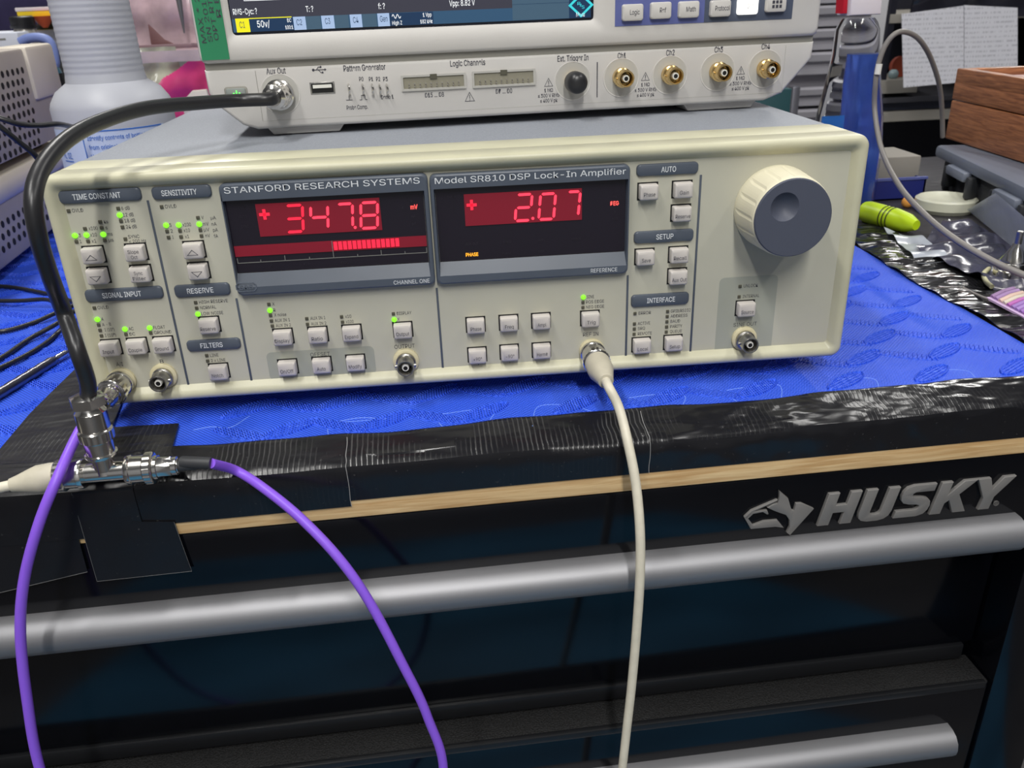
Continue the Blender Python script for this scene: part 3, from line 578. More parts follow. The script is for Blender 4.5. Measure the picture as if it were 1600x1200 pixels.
# push buttons
BT = [(A_, 385, 572, '^'), (A_, 420, 725, 'v'), (A_, 700, 553, 'Slope|Oct'), (A_, 738, 710, 'Sync|Filter'), (A_, 1130, 535, '^'), (A_, 1165, 690, 'v'), (A_, 1245, 1090, 'Reserve'),
      (B_, 512, 553, 'Input'), (B_, 710, 540, 'Couple'), (B_, 905, 530, 'Ground'), (B_, 1315, 728, 'Notch'),
      (E_, 285, 425, 'Display'), (E_, 543, 410, 'Ratio'), (E_, 795, 395, 'Expand'), (E_, 1172, 375, 'Output'), (E_, 320, 650, 'On/Off'), (E_, 573, 632, 'Auto'), (E_, 823, 615, 'Modify'),
      (F_, 300, 338, 'Phase'), (F_, 545, 322, 'Freq'), (F_, 785, 308, 'Ampl'), (F_, 312, 560, '+90\u00b0'), (F_, 550, 540, '\u221290\u00b0'), (F_, 788, 525, 'Harm#'), (F_, 1148, 290, 'Trig'),
      (G_, 260, 290, 'Phase'), (G_, 515, 275, 'Gain'), (G_, 505, 450, 'Reserve'), (G_, 235, 775, 'Save'), (G_, 485, 758, 'Recall'), (G_, 477, 918, 'Aux Out'), (G_, 980, 1155, 'Source'), (H_, 210, 580, 'Local'), (H_, 445, 562, 'Setup')]
for c_, X, Y, txt in BT:
    YB = YP - .0052; x, z = ap(c_(X, Y), YB); hw, hh = .0050, .0041
    mb = MB(); mb.box(x - hw - .0007, x + hw + .0007, YP - .00015, YP + .003, z - hh - .0007, z + hh + .0007, 'hole')
    q = YB
    mb.loft([rr(x - hw, x + hw, z - hh, z + hh, .0007, YP + .001, 3), rr(x - hw, x + hw, z - hh, z + hh, .0007, q + .0012, 3), rr(x - hw + .0003, x + hw - .0003, z - hh + .0003, z + hh - .0003, .0009, q + .0004, 3), rr(x - hw + .0010, x + hw - .0010, z - hh + .0008, z + hh - .0012, .0009, q, 3)], 'button')
    yt = q - .0001
    if txt in '^v':
        s = .0022 if txt == '^' else -.0022; o1 = [(x - .0030, z - s * .6 - .0006), (x + .0030, z - s * .6 - .0006), (x, z + s * .8 - .0006)]; cx, cz = x, (o1[0][1] * 2 + o1[2][1]) / 3; o2 = [(cx + (p[0] - cx) * .80, cz + (p[1] - cz) * .76) for p in o1]
        mb.add([(p[0], yt, p[1]) for p in o1 + o2], [(i, (i + 1) % 3, 3 + (i + 1) % 3, 3 + i) for i in range(3)], 'ink')
    elif '|' in txt:
        for k, wd in enumerate(txt.split('|')): L = min(.0068, .00112 * len(wd)); mb.text(wd, x - L / 2, z + .0004 - k * .0029, x + L / 2, .0019, yt, 'ink')
    else:
        L = min(.0082, .00122 * len(txt)); mb.text(txt, x - L / 2, z - .0019, x + L / 2, .0021, yt, 'ink')
    obj('push_button', mb, amp)
# displays
def disp(c_, out, win, name):
    Y2 = YP - .0042; Q = [ap(c_(*p), Y2) for p in out]; x0 = (Q[0][0] + Q[3][0]) / 2; x1 = (Q[1][0] + Q[2][0]) / 2; z1 = (Q[0][1] + Q[1][1]) / 2; z0 = (Q[2][1] + Q[3][1]) / 2
    YW = YP - .0008; R_ = [ap(c_(*p), YW) for p in win]; a0 = (R_[0][0] + R_[3][0]) / 2; a1 = (R_[1][0] + R_[2][0]) / 2; c1 = (R_[0][1] + R_[1][1]) / 2; c0 = (R_[2][1] + R_[3][1]) / 2
    mb = MB(); mb.loft([rr(x0, x1, z0, z1, .003, YP), rr(x0, x1, z0, z1, .003, Y2 + .001), rr(x0 + .0003, x1 - .0003, z0 + .0003, z1 - .0003, .003, Y2 + .0003), rr(x0 + .001, x1 - .001, z0 + .001, z1 - .001, .003, Y2),
        rr(a0 - .0006, a1 + .0006, c0 - .0072, c1 + .0006, .0004, Y2), rr(a0, a1, c0 - .0002, c1 + .0002, .0003, YW)], 'slate', False, False, False)
    f = obj('display_bezel', mb, amp, label='slate blue display surround')
    return f, x0, x1, z0, z1, Y2, YW, a0, a1, c0, c1
def seg7(mb, x, z, wd, hg, on, y, m, th=.0014, slant=.10):
    g = th * .35
    def bar(xa, za, xb, zb, hor):
        d = th / 2
        if hor: P = [(xa + g, za), (xa + g + d, za + d), (xb - g - d, zb + d), (xb - g, zb), (xb - g - d, zb - d), (xa + g + d, za - d)]
        else: P = [(xa, za + g), (xa + d, za + g + d), (xb + d, zb - g - d), (xb, zb - g), (xb - d, zb - g - d), (xa - d, za + g + d)]
        P = [(x + p[0] + slant * p[1], z + p[1]) for p in P]; mb.prism(P, y - .0003, y, m)
    h2 = hg / 2; seg = {'a': (0, hg, wd, hg, 1), 'b': (wd, h2, wd, hg, 0), 'c': (wd, 0, wd, h2, 0), 'd': (0, 0, wd, 0, 1), 'e': (0, 0, 0, h2, 0), 'f': (0, h2, 0, hg, 0), 'g': (0, h2, wd, h2, 1)}
    for k in on: bar(*seg[k])
DG = {'0': 'abcdef', '2': 'abged', '3': 'abgcd', '4': 'fgbc', '7': 'abc', '8': 'abcdefg'}
def field(c_, P, m, y, par, nm, r=.0002):
    Q = [ap(c_(*p), y) for p in P]; x0 = (Q[0][0] + Q[3][0]) / 2; x1 = (Q[1][0] + Q[2][0]) / 2; z1 = (Q[0][1] + Q[1][1]) / 2; z0 = (Q[2][1] + Q[3][1]) / 2
    mb = MB().box(x0, x1, y - .0002, y + .0002, z0, z1, m); return obj(nm, mb, par), x0, x1, z0, z1
def plus(mb, x, z, s, y, m='redseg2'):
    mb.box(x - s, x + s, y - .0003, y, z - s * .28, z + s * .28, m).box(x - s * .28, x + s * .28, y - .0003, y, z - s, z + s, m)
def digit(mb, c_, ch, X0, X1, Yt, Yb, y, m='redseg'):
    a, b = ap(c_(X0, Yb), y), ap(c_(X1, Yt), y); hg = b[1] - a[1]; wd = (b[0] - a[0]) - hg * .10 - .001
    seg7(mb, a[0] + .0005, a[1] + .0005, wd, hg - .001, DG[ch], y, m)
f1, x0, x1, z0, z1, Y2, YW, a0, a1, c0, c1 = disp(C_, [(45, 160), (1500, 105), (1558, 870), (180, 945)], [(85, 272), (1475, 224), (1510, 716), (185, 778)], '1')
T1 = MB(); p, q = ap(C_(85, 200), Y2), ap(C_(1452, 200), Y2); zz = (ap(C_(85, 228), Y2)[1] + ap(C_(1450, 168), Y2)[1]) / 2; T1.text('STANFORD RESEARCH SYSTEMS', p[0], zz, q[0], .0031, Y2 - .0001, 'white_ink', .0)
p, q = ap(C_(1267, 850), Y2), ap(C_(1518, 850), Y2); obj('title_lettering', T1, f1, label='white capital lettering'); T1 = MB(); zz = ap(C_(1390, 858), Y2)[1]; T1.text('CHANNEL ONE', p[0], zz, q[0], .0022, Y2 - .0001, 'white_ink')
obj('channel_lettering', T1, f1, label='small white lettering'); T1 = MB(); sx, sz = ap(C_(243, 882), Y2); oc = [(-.0042, -.0014), (-.0030, -.0026), (.0042, -.0026), (.0054, -.0014), (.0054, .0014), (.0042, .0026), (-.0030, .0026), (-.0042, .0014)]
oc = [(-.0055, -.0012), (-.0041, -.0026), (.0041, -.0026), (.0055, -.0012), (.0055, .0012), (.0041, .0026), (-.0041, .0026), (-.0055, .0012)]
T1.loft([[Vector((sx + p[0] * k, y, sz + p[1] * k)) for p in oc] for k, y in ((1, Y2), (1, Y2 - .0003), (.90, Y2 - .0003), (.90, Y2))], 'slate_lt', False, False, False)
T1.text('SRS', sx - .0036, sz - .0013, sx + .0036, .0026, Y2 - .0003, 'slate_lt', .01)
obj('emblem', T1, f1, label='raised octagonal letter emblem')
sw = lambda nm: None
W1 = obj('display_window', MB().box(a0 + .0001, a1 - .0001, YW - .0001, YW + .0015, c0 + .0001, c1 - .0001, 'window'), f1)
field(C_, [(305, 300), (1168, 268), (1188, 490), (340, 528)], 'redfield', YW - .0003, f1, 'red_filter')
_, bx0, bx1, bz0, bz1 = field(C_, [(157, 592), (1493, 532), (1498, 600), (168, 670)], 'redfield', YW - .0003, f1, 'red_filter')
mb = MB(); yd = YW - .0005
x_, z_ = ap(C_(370, 378), yd); plus(mb, x_, z_, .0027, yd)
digit(mb, C_, '3', 520, 640, 305, 508, yd, 'redseg2'); digit(mb, C_, '4', 690, 815, 305, 490, yd); digit(mb, C_, '7', 872, 988, 295, 478, yd); digit(mb, C_, '8', 1035, 1162, 285, 482, yd)
x_, z_ = ap(C_(1000, 468), yd); mb.lathe([(0, .0008), (.0003, .0008)], (x_, yd, z_), (0, -1, 0), 'redseg', 12)
obj('digits', mb, f1, label='glowing red digits reading plus 347.8')
xm0 = ap(C_(846, 590), yd)[0]; xm1 = ap(C_(1308, 560), yd)[0]; st = (xm1 - xm0) / 14
for k in range(14): obj('bar_segment', MB().box(xm0 + st * k + .0003, xm0 + st * (k + 1) - .0003, yd - .0003, yd, bz0 + .0008, bz1 - .0006, 'redseg2'), f1)
mb = MB(); zb = (ap(C_(180, 712), yd)[1] + ap(C_(1500, 650), yd)[1]) / 2; tx = [ap(C_(X, 690 - X * .045), yd)[0] for X in (180, 340, 510, 680, 848, 1015, 1180, 1345, 1496)]
mb.box(tx[0], tx[-1], YW - .0003, YW, zb - .00015, zb + .00015, 'grey_ink')
for k, x_ in enumerate(tx): mb.box(x_ - .00015, x_ + .00015, YW - .0006, YW, zb, bz1 if k == 4 else zb + (.0028 if k in (2, 6, 0, 8) else .0013), 'grey_ink')
for wd, X, Y in (('OVLD', 215, 330), ('AUTO', 220, 392), ('SYNC', 235, 460), ('V', 1390, 285), ('nA', 1405, 390), ('pA', 1410, 440), ('A', 1330, 330), ('R', 420, 730), ('X10', 660, 720), ('EXPD', 930, 712)):
    x_, z_ = ap(C_(X, Y), yd); L = .0010 * len(wd); mb.text(wd, x_ - L / 2, z_ - .0008, x_ + L / 2, .0015, yd, 'ghost')
obj('scale', mb, f1)
mb = MB(); p, q = ap(C_(1384, 330), yd), ap(C_(1434, 330), yd); mb.text('mV', p[0], ap(C_(1400, 342), yd)[1], q[0], .0024, yd, 'redword', .02); obj('unit_legend', mb, f1)
# right display
f2, x0, x1, z0, z1, Y2, YW, a0, a1, c0, c1 = disp(D_, [(48, 158), (1532, 80), (1512, 885), (110, 965)], [(95, 258), (1500, 190), (1482, 720), (125, 792)], '2')
T2 = MB(); p, q = ap(D_(90, 190), Y2), ap(D_(1495, 190), Y2); zz = (ap(D_(90, 220), Y2)[1] + ap(D_(1495, 154), Y2)[1]) / 2; T2.text('Model SR810 DSP Lock-In Amplifier', p[0], zz, q[0], .0031, Y2 - .0001, 'white_ink')
p, q = ap(D_(1238, 870), Y2), ap(D_(1432, 870), Y2); obj('title_lettering', T2, f2, label='white model lettering'); T2 = MB(); T2.text('REFERENCE', p[0], ap(D_(1330, 870), Y2)[1], q[0], .0022, Y2 - .0001, 'white_ink')
obj('channel_lettering', T2, f2, label='small white lettering')
obj('display_window', MB().box(a0 + .0001, a1 - .0001, YW - .0001, YW + .0015, c0 + .0001, c1 - .0001, 'window'), f2)
field(D_, [(305, 297), (1172, 257), (1172, 488), (316, 530)], 'redfield', YW - .0003, f2, 'red_filter')
mb = MB(); x_, z_ = ap(D_(362, 378), yd); plus(mb, x_, z_, .0027, yd)
digit(mb, D_, '2', 675, 815, 290, 502, yd); digit(mb, D_, '0', 848, 988, 285, 492, yd); digit(mb, D_, '7', 1045, 1170, 270, 470, yd)
x_, z_ = ap(D_(812, 476), yd); mb.lathe([(0, .0008), (.0003, .0008)], (x_, yd, z_), (0, -1, 0), 'redseg', 12)
obj('digits', mb, f2, label='glowing red digits reading plus 2.07')
mb = MB(); p, q = ap(D_(1382, 382), yd), ap(D_(1450, 382), yd); mb.text('DEG', p[0], p[1], q[0], .0022, yd, 'redword', .02); obj('unit_legend', mb, f2)
mb = MB(); p, q = ap(D_(320, 757), yd), ap(D_(412, 757), yd); mb.text('PHASE', p[0], p[1], q[0], .0019, yd, 'amber', .02); obj('mode_legend', mb, f2, label='amber word legend')
mb = MB()
for wd, X, Y in (('OVLD', 210, 318), ('AUX OUT', 365, 662), ('FREQ', 625, 648), ('AMPL', 875, 635), ('HARM#', 1130, 625), ('Hz', 1415, 315), ('V', 1415, 425), ('x10', 1415, 475), ('PHASE', 620, 732), ('REF', 875, 718)):
    x_, z_ = ap(D_(X, Y), yd); L = .0010 * len(wd); mb.text(wd, x_ - L / 2, z_ - .0008, x_ + L / 2, .0014, yd, 'ghost')
obj('unlit_legends', mb, f2)

# BNC jack: generic builder in any frame
def jack(par, frame_fn, x, z, y, shell, name='bnc_socket', washer=True, L=.0125, R=.0048, sc=1):
    mb = MB(); o = Vector((x, y, z)); ax = (0, -1, 0)
    if washer: mb.lathe([(0, .0074), (.0016, .0074), (.0020, .0068), (.0022, .0058)], o, ax, 'cream_wash', 32)
    mb.lathe([(0, R * 1.16), (.0040, R * 1.16), (.0044, R), (L - .0004, R), (L, R * .96), (L, R * .84), (L - .0004, R * .80), (L - .007, R * .80)], o, ax, shell, 36, cap0=False, cap1=True)
    mb.lathe([(L - .0072, R * .79), (L - .0070, R * .79)], o, ax, 'hole', 24)
    mb.lathe([(L - .0070, R * .42), (L - .0014, R * .42), (L - .0010, R * .38), (L - .0010, R * .26)], o, ax, 'teflon', 24)
    mb.lathe([(L - .0010, R * .26), (L - .0009, R * .26), (L - .0009, R * .1)], o, ax, 'hole' if shell != 'gold' else 'hole', 14)
    for s in (-1, 1): mb.lathe([(0, .0010), (.0016, .0010)], o + Vector((s * R * .9, -L * .62, 0)), (s, 0, 0), shell, 12)
    return obj(name, mb, par)
SK = {}
for key, c_, X, Y in (('B', B_, 925, 735), ('OUT', E_, 1198, 578), ('SINE', H_, 950, 508)):
    x, z = ap(c_(X, Y)); jack(amp, None, x, z, YP, 'nickel_dk')
for key, c_, X, Y in (('A', B_, 622, 768), ('REF', F_, 1150, 505)):
    x, z = ap(c_(X, Y)); SK[key] = Vector((x, YP, z)); jack(amp, None, x, z, YP, 'nickel_dk')
# dial
kx, kz, kr, ky = .1676, .0916, .0212, -.0215
mb = MB(); n = 96; loops = []
for y, r, gr in ((YP, kr * 1.075, 0), (YP - .0015, kr * 1.08, 0), (-.004, kr * 1.065, 1), (-.0185, kr * 1.02, 1), (-.0205, kr * 1.0, 0), (ky, kr * .975, 0)):
    L = []
    for j in range(n):
        a = 2 * PI * j / n; rr_ = r * ((.984 if j % 6 == 0 else (1.0 if j % 6 in (1, 5) else 1.0)) if gr else 1); L.append(Vector((kx + rr_ * math.cos(a), y, kz + rr_ * math.sin(a))))
    loops.append(L)
mb.loft(loops, 'knob', False, True, False)
dial = obj('dial', mb, amp, label='large cream tuning dial')
mb = MB(); dx, dz = kx - .0052, kz + .0062; dr = .0076
rings = []; n = 72
# cap face with finger dimple: rings centred on the dimple morph out to the rim
for k in range(0, 9): rr_ = dr * k / 8; rings.append((dx, dz, max(rr_, 1e-5), ky - .0011 + .0042 * max(0, 1 - (k / 8) ** 2) ** 1))
for k in (.2, .5, .8, 1): rings.append((dx + (kx - dx) * k, dz + (kz - dz) * k, dr + (kr * .955 - dr) * k, ky - .0011))
rings.append((kx, kz, kr * .972, ky - .0008)); rings.append((kx, kz, kr * .98, ky - .0001))
mb.loft([[Vector((c0_ + r_ * math.cos(2 * PI * j / n), y_, c1_ + r_ * math.sin(2 * PI * j / n))) for j in range(n)] for c0_, c1_, r_, y_ in rings], 'knobcap', True, True, False)
obj('dial_cap', mb, dial, label='dark slate cap with finger dimple')

# ================================================================== OSCILLOSCOPE
sco = thing('oscilloscope', 'light grey oscilloscope with screen and gold sockets standing on the cream instrument', 'oscilloscope', SCO, (.009, .08, 0))
S2, S3, S4 = cr(300, 0, 4.7059), cr(600, 0, 4.7059), cr(900, 0, 4.7059)
def sp(uv, y=0): p = SCO.hit(uv[0], uv[1], 1, y); return p.x, p.z
zg = (sp((315, 104))[1] + sp((1275, 63))[1]) / 2           # groove height
xl, xr = -.1862, .2036
low = [(-.160, .0045), (.172, .0045), (.184, .0085), (.1975, .0235), (xr - .0005, .0300), (xr - .0002, zg - .0015), (xl + .0002, zg - .0015), (xl + .0005, .0270), (-.180, .0180), (-.1685, .0075)]
obj('lower_front', MB().prism(low, 0, .012, 'scope', .0022, 3), sco)
obj('body', MB().prism([(p[0] * .985 + .0001, max(p[1], .006)) for p in low[:5]] + [(xr - .004, .213), (xl + .004, .213)] + [(p[0] * .985, max(p[1], .006)) for p in low[7:]], .012, .152, 'scope', .001), sco)
obj('groove', MB().box(xl + .001, xr - .001, .0012, .012, zg - .003, zg + .0040, 'scope_dk'), sco)
upf = [(xl - .0008, zg + .0022), (xr + .0008, zg + .0022), (xr + .0012, .217), (xl - .0012, .217)]
# screen opening
sb = [sp(S2(300, 256), -.002), sp(S4(132, 150), -.002)]; sxl = sb[0][0]; sxr = sb[1][0]; szb = (sb[0][1] + sb[1][1]) / 2
szt = .205; YU = -.0022
mb = MB(); mb.loft([rr(xl - .0008, xr + .0008, zg + .0022, .217, .004, .012), rr(xl - .0008, xr + .0008, zg + .0022, .217, .004, YU + .002), rr(xl, xr, zg + .0030, .216, .004, YU + .0006), rr(xl + .0015, xr - .0015, zg + .0042, .2145, .004, YU), rr(sxl - .009, sxr + .009, szb - .0075, szt + .008, .003, YU), rr(sxl - .0022, sxr + .0022, szb - .0018, szt + .0015, .003, YU + .0006), rr(sxl, sxr, szb, szt, .0022, YU + .0022)], 'scope', True, False, False)
obj('upper_front', mb, sco)
obj('screen_glass', MB().box(sxl - .0005, sxr + .0005, YU + .0021, YU + .006, szb - .0005, szt, 'navy'), sco); YS = YU + .0019
g = MB()
def srect(P, m, y=YS):
    Q = [sp(p, y) for p in P]; x0 = (Q[0][0] + Q[3][0]) / 2; x1 = (Q[1][0] + Q[2][0]) / 2; z1 = (Q[0][1] + Q[1][1]) / 2; z0 = (Q[2][1] + Q[3][1]) / 2
    g.box(x0, x1, y - .0001, y, z0, z1, m); return x0, x1, z0, z1
YS1 = YS - .00012; YS2 = YS - .00024; YS3 = YS - .0006
q0 = sp(S2(320, 236), YS); q1 = sp(S4(108, 132), YS); zb0 = (q0[1] + q1[1]) / 2; sX0 = q0[0] - .001; sX1 = q1[0]
zt0 = (sp(S2(318, 142), YS)[1] + sp(S3(360, 82), YS)[1]) / 2
zr = (sp(S2(385, 42), YS)[1] + sp(S3(900, -20), YS)[1]) / 2
g.box(sX0, sX1, YS - .0001, YS, zt0, szt - .002, 'sc_bg')
xw = sp(S2(385, 30), YS)[0]; zw = zb0 + .0168
g.box(xw, sX1 - .055, YS1 - .0001, YS1, zw, szt - .004, 'sc_blk'); g.box(xw, sX1 - .055, YS2 - .0001, YS2, zw - .0001, zw + .0003, 'sc_wht'); g.box(xw, xw + .0003, YS2 - .0001, YS2, zw, szt - .004, 'sc_wht')
g.box(sX0, sX1, YS1 - .0001, YS1, zb0, zt0, 'sc_blue')
xq = sp(S3(942, 20), YS)[0]; g.box(xq, sX1, YS2 - .0001, YS2, zb0 + .0002, szt - .004, 'sc_mid'); g.box(xq, sX1, YS2 - .00015, YS2, zb0 + .0090, zb0 + .0092, 'sc_navy')
xm = sp(S3(1360, 60), YS)[0]; g.box(xm, xm + .0003, YS2 - .0002, YS2, zb0, zb0 + .02, 'sc_navy'); g.box(xm + .0003, sX1, YS2 - .00015, YS2, zb0, zb0 + .016, 'sc_navy')
def sxx(c_, X, Y=170): return sp(c_(X, Y), YS)[0]
g.box(sxx(S2, 322), sxx(S2, 422), YS2 - .0001, YS2, zb0, zt0, 'sc_yel'); g.box(sxx(S2, 322), sxx(S2, 738), YS2 - .0001, YS2, zt0 - .0002, zt0 + .0003, 'sc_yel')
g.box(sxx(S2, 422), sxx(S2, 745), YS2 - .0001, YS2, zb0, zt0 - .0003, 'sc_navy')
for a, b in ((748, 838), (955, 1048), (1165, 1252), (1368, 1455)): g.box(sxx(S2, a), sxx(S2, b), YS2 - .0001, YS2, zb0, zt0, 'sc_lt')
for a, b in ((840, 948), (1052, 1155), (1256, 1360)): g.box(sxx(S2, a), sxx(S2, b), YS2 - .0001, YS2, zb0, zt0, 'sc_mid')
g.box(sxx(S2, 1456), sxx(S3, 362, 120), YS2 - .0001, YS2, zb0, zt0 - .0002, 'sc_navy')
def stx(c_, t, X0, X1, zf, h, m, bold=.01, y=YS3): g.text(t, sxx(c_, X0), zb0 + zf, sxx(c_, X1), h, y, m, bold)
hb = zt0 - zb0
stx(S2, 'C1', 348, 388, hb * .33, .0034, 'sc_navy', 0); stx(S2, '50v/', 478, 572, hb * .32, .0036, 'sc_wht'); stx(S2, 'DC', 703, 733, hb * .62, .0020, 'sc_wht'); stx(S2, '100:1', 683, 740, hb * .10, .0020, 'sc_wht')
for t_, a, b in (('C2', 770, 810), ('C3', 980, 1018), ('C4', 1187, 1225), ('Gen', 1385, 1440)): stx(S2, t_, a, b, hb * .36, .0032, 'sc_navy', 0)
stx(S2, 'High Z', 1472, 1545, hb * .08, .0021, 'sc_wht'); stx(S3, '1 Vpp', 290, 353, hb * .60, .0022, 'sc_wht'); stx(S3, '182 kHz', 268, 357, hb * .10, .0021, 'sc_wht')
x_ = sxx(S2, 1475); pts = [(x_ + .0052 * k / 24, YS3, zb0 + hb * .72 + .0011 * math.sin(k / 24 * 4 * PI)) for k in range(25)]; g.tube(pts, .00022, 'sc_wht', 6)
stx(S2, 'RMS-Cyc: ?', 315, 492, hb + .0024, .0031, 'sc_wht'); stx(S2, 'T: ?', 850, 905, hb + .0024, .0031, 'sc_wht'); stx(S2, 'f: ?', 1380, 1430, hb + .0024, .0031, 'sc_wht'); stx(S3, 'Vpp: 8.82 V', 488, 675, hb + .0024, .0031, 'sc_wht')
for t_, c_, a, b in (('-250 V', S2, 388, 462), ('-10 ms', S2, 598, 672), ('-5 ms', S2, 812, 872), ('0 s', S2, 1035, 1085), ('5 ms', S2, 1245, 1300), ('10 ms', S3, 170, 240)): g.text(t_, sxx(c_, a, 15), zw + .0008, sxx(c_, b, 15), .0020, YS3, 'sc_yel', .01)
cx_, cz_ = sp(S4(35, 38), YS); d = .0052
for k, mm, yy in ((1.35, 'sc_cyan', YS3), (1.0, 'sc_navy', YS3 - .0001)): g.add([(cx_ - d * 1.15 * k, yy, cz_), (cx_, yy, cz_ - d * k), (cx_ + d * 1.15 * k, yy, cz_), (cx_, yy, cz_ + d * k)], [(0, 1, 2, 3)], mm)
g.text('R', cx_ - .0023, cz_ + .0001, cx_ - .0004, .0018, YS3 - .0002, 'sc_cyan'); g.text('S', cx_ + .0005, cz_ - .0020, cx_ + .0022, .0018, YS3 - .0002, 'sc_cyan'); g.text('&', cx_ - .0008, cz_ - .0008, cx_ + .0008, .0016, YS3 - .0002, 'sc_cyan')
stx(S4, 'Menu', 0, 62, .0008, .0026, 'sc_wht'); g.text('Back', sxx(S3, 1120, 10), zb0 + .0165, sxx(S3, 1192, 10), .002, YS3, 'sc_wht')
obj('screen_picture', g, sco, label='lit screen with blue channel bar and white readings')
# key panel
def sarea(P, m, nm, y=YU, th=.0003):
    Q = [sp(p, y) for p in P]; x0, x1 = Q[0][0], Q[1][0]; z0 = (Q[0][1] + Q[1][1]) / 2
    return x0, x1, z0
x0, x1, z0 = sarea([S4(285, 205), S4(938, 165)], '', '')
_, x2, z2 = sarea([S4(938, 165), S4(1585, 130)], '', ''); z0 = (z0 + z2) / 2
obj('key_field', MB().box(x0, x1, YU - .0003, YU + .001, z0, .200, 'pblue'), sco, label='violet blue key field'); obj('key_field', MB().box(x1, x2, YU - .0003, YU + .001, z0, .200, 'pslate'), sco, label='dark slate key field')
for X, Y, txt, m in ((420, 92, 'Logic', 'scope'), (627, 77, 'Ref', 'scope'), (833, 70, 'Math', 'scope'), (1065, 62, 'Protocol', 'scope'), (1268, 46, 'Gen', 'litbtn'), (1475, 28, '#', 'scope')):
    x, z = sp(S4(X, Y), YU - .003); hw, hh = .0067, .0048
    mb = MB(); plate(mb, x - hw, x + hw, z - hh, z + hh, .0015, YU - .0034, YU, m, .0008); yt = YU - .0035
    if txt == '#':
        for i in range(3):
            for j in range(2): mb.box(x - .0030 + i * .0024, x - .0014 + i * .0024, yt - .0001, yt, z - .0024 + j * .0026, z - .0006 + j * .0026, 'ink')
    else:
        L = {'Logic': .0062, 'Ref': .0040, 'Math': .0062, 'Protocol': .0096, 'Gen': .0044}[txt]; mb.text(txt, x - L / 2 + .001, z - .0012, x + L / 2 + .001, .0028, yt, 'ink' if m != 'litbtn' else 'scope_rec', .005)
    obj('key', mb, sco, label='brightly lit key' if m == 'litbtn' else None)
# lower labels
sl = MB()
def slab_t(c_, t, X0, X1, Y, h, m='ink', bold=.012): a, b = sp(c_(X0, Y)), sp(c_(X1, Y)); sl.text(t, a[0], (a[1] + b[1]) / 2, b[0], h, -.00012, m, bold)
slab_t(S2, 'Aux Out', 548, 692, 543, .0034); slab_t(S2, 'Pattern Generator', 1115, 1425, 518, .0034); slab_t(S3, 'Logic Channels', 487, 745, 483, .0034); slab_t(S3, 'Ext. Trigger In', 1275, 1503, 448, .0034)
for t_, a, b in (('P0', 1230, 1262), ('P1', 1302, 1333), ('P2', 1355, 1385), ('P3', 1407, 1440)): slab_t(S2, t_, a, b, 596, .0024)
slab_t(S2, 'Demo 1', 1392, 1483, 727, .0024); slab_t(S2, 'Probe Comp.', 1138, 1295, 803, .0025); slab_t(S3, 'D15 ... D8', 302, 442, 713, .0027); slab_t(S3, 'D7 ... D0', 822, 943, 686, .0027)
for c_, X, Y in ((S3, 1210, 677), (S4, 509, 635), (S4, 1206, 587)):
    slab_t(c_, '1 M\u03a9', X - 30, X + 32, Y, .0022); slab_t(c_, '\u2264 300 V RMS', X - 78, X + 80, Y + 38, .0022); slab_t(c_, '\u2264 400 V pk', X - 62, X + 66, Y + 75, .0022)
for k, (X, Y) in enumerate(((336, 430), (693, 408), (1048, 385), (1394, 362))): slab_t(S4, 'Ch%d' % (k + 1), X - 31, X + 31, Y, .0034)
def tri(c_, X, Y, s=.0028):
    x, z = sp(c_(X, Y)); o1 = [(x - s * 1.05, z - s * .9), (x + s * 1.05, z - s * .9), (x, z + s)]; cz = z - s * .27; o2 = [(x + (p[0] - x) * .84, cz + (p[1] - cz) * .82) for p in o1]
    sl.add([(p[0], -.00012, p[1]) for p in o1 + o2], [(i, (i + 1) % 3, 3 + (i + 1) % 3, 3 + i) for i in range(3)], 'ink'); sl.box(x - .0002, x + .0002, -.0002, -.0001, z - s * .35, z + s * .4, 'ink'); sl.box(x - .0002, x + .0002, -.0002, -.0001, z - s * .68, z - s * .5, 'ink')
tri(S3, 630, 712, .0031); tri(S3, 1210, 606); tri(S4, 510, 563); tri(S4, 1212, 518)
def sline(a, b, wd, m='ink'): sl.box(min(a[0], b[0]) - wd / 2, max(a[0], b[0]) + wd / 2, -.0002, -.0001, min(a[1], b[1]) - wd / 2, max(a[1], b[1]) + wd / 2, m)
a, b = sp(S3(1568, 460)), sp(S3(1568, 712)); sline((a[0], a[1]), (a[0], b[1]), .0006)
x, z = sp(S2(1157, 735)); sline((x - .0018, z), (x + .0018, z), .0003); sline((x, z), (x, z + .0022), .0003)
x, z = sp(S2(1262, 733)); sline((x - .0022, z), (x - .0011, z), .0003); sline((x - .0011, z), (x - .0011, z + .0026), .0003); sline((x - .0011, z + .0026), (x + .0011, z + .0026), .0003); sline((x + .0011, z), (x + .0011, z + .0026), .0003); sline((x + .0011, z), (x + .0022, z), .0003)
x, z = sp(S2(933, 513)); sline((x - .0036, z), (x + .0036, z), .0004); sl.lathe([(0, .0008), (.0002, .0008)], (x - .0034, 0, z), (0, -1, 0), 'ink', 12)
sl.add([(x + .0034, -.0002, z + .0008), (x + .0034, -.0002, z - .0008), (x + .0046, -.0002, z)], [(0, 1, 2)], 'ink'); sl.tube([(x - .0015, -.0001, z), (x - .0003, -.0001, z + .0016), (x + .0012, -.0001, z + .0016)], .0002, 'ink', 6); sl.tube([(x - .0003, -.0001, z), (x + .0009, -.0001, z - .0016), (x + .0018, -.0001, z - .0016)], .0002, 'ink', 6)
sl.lathe([(0, .0006), (.0002, .0006)], (x + .0012, 0, z + .0016), (0, -1, 0), 'ink', 10); sline((x + .0016, z - .0020), (x + .0024, z - .0012), .0002)
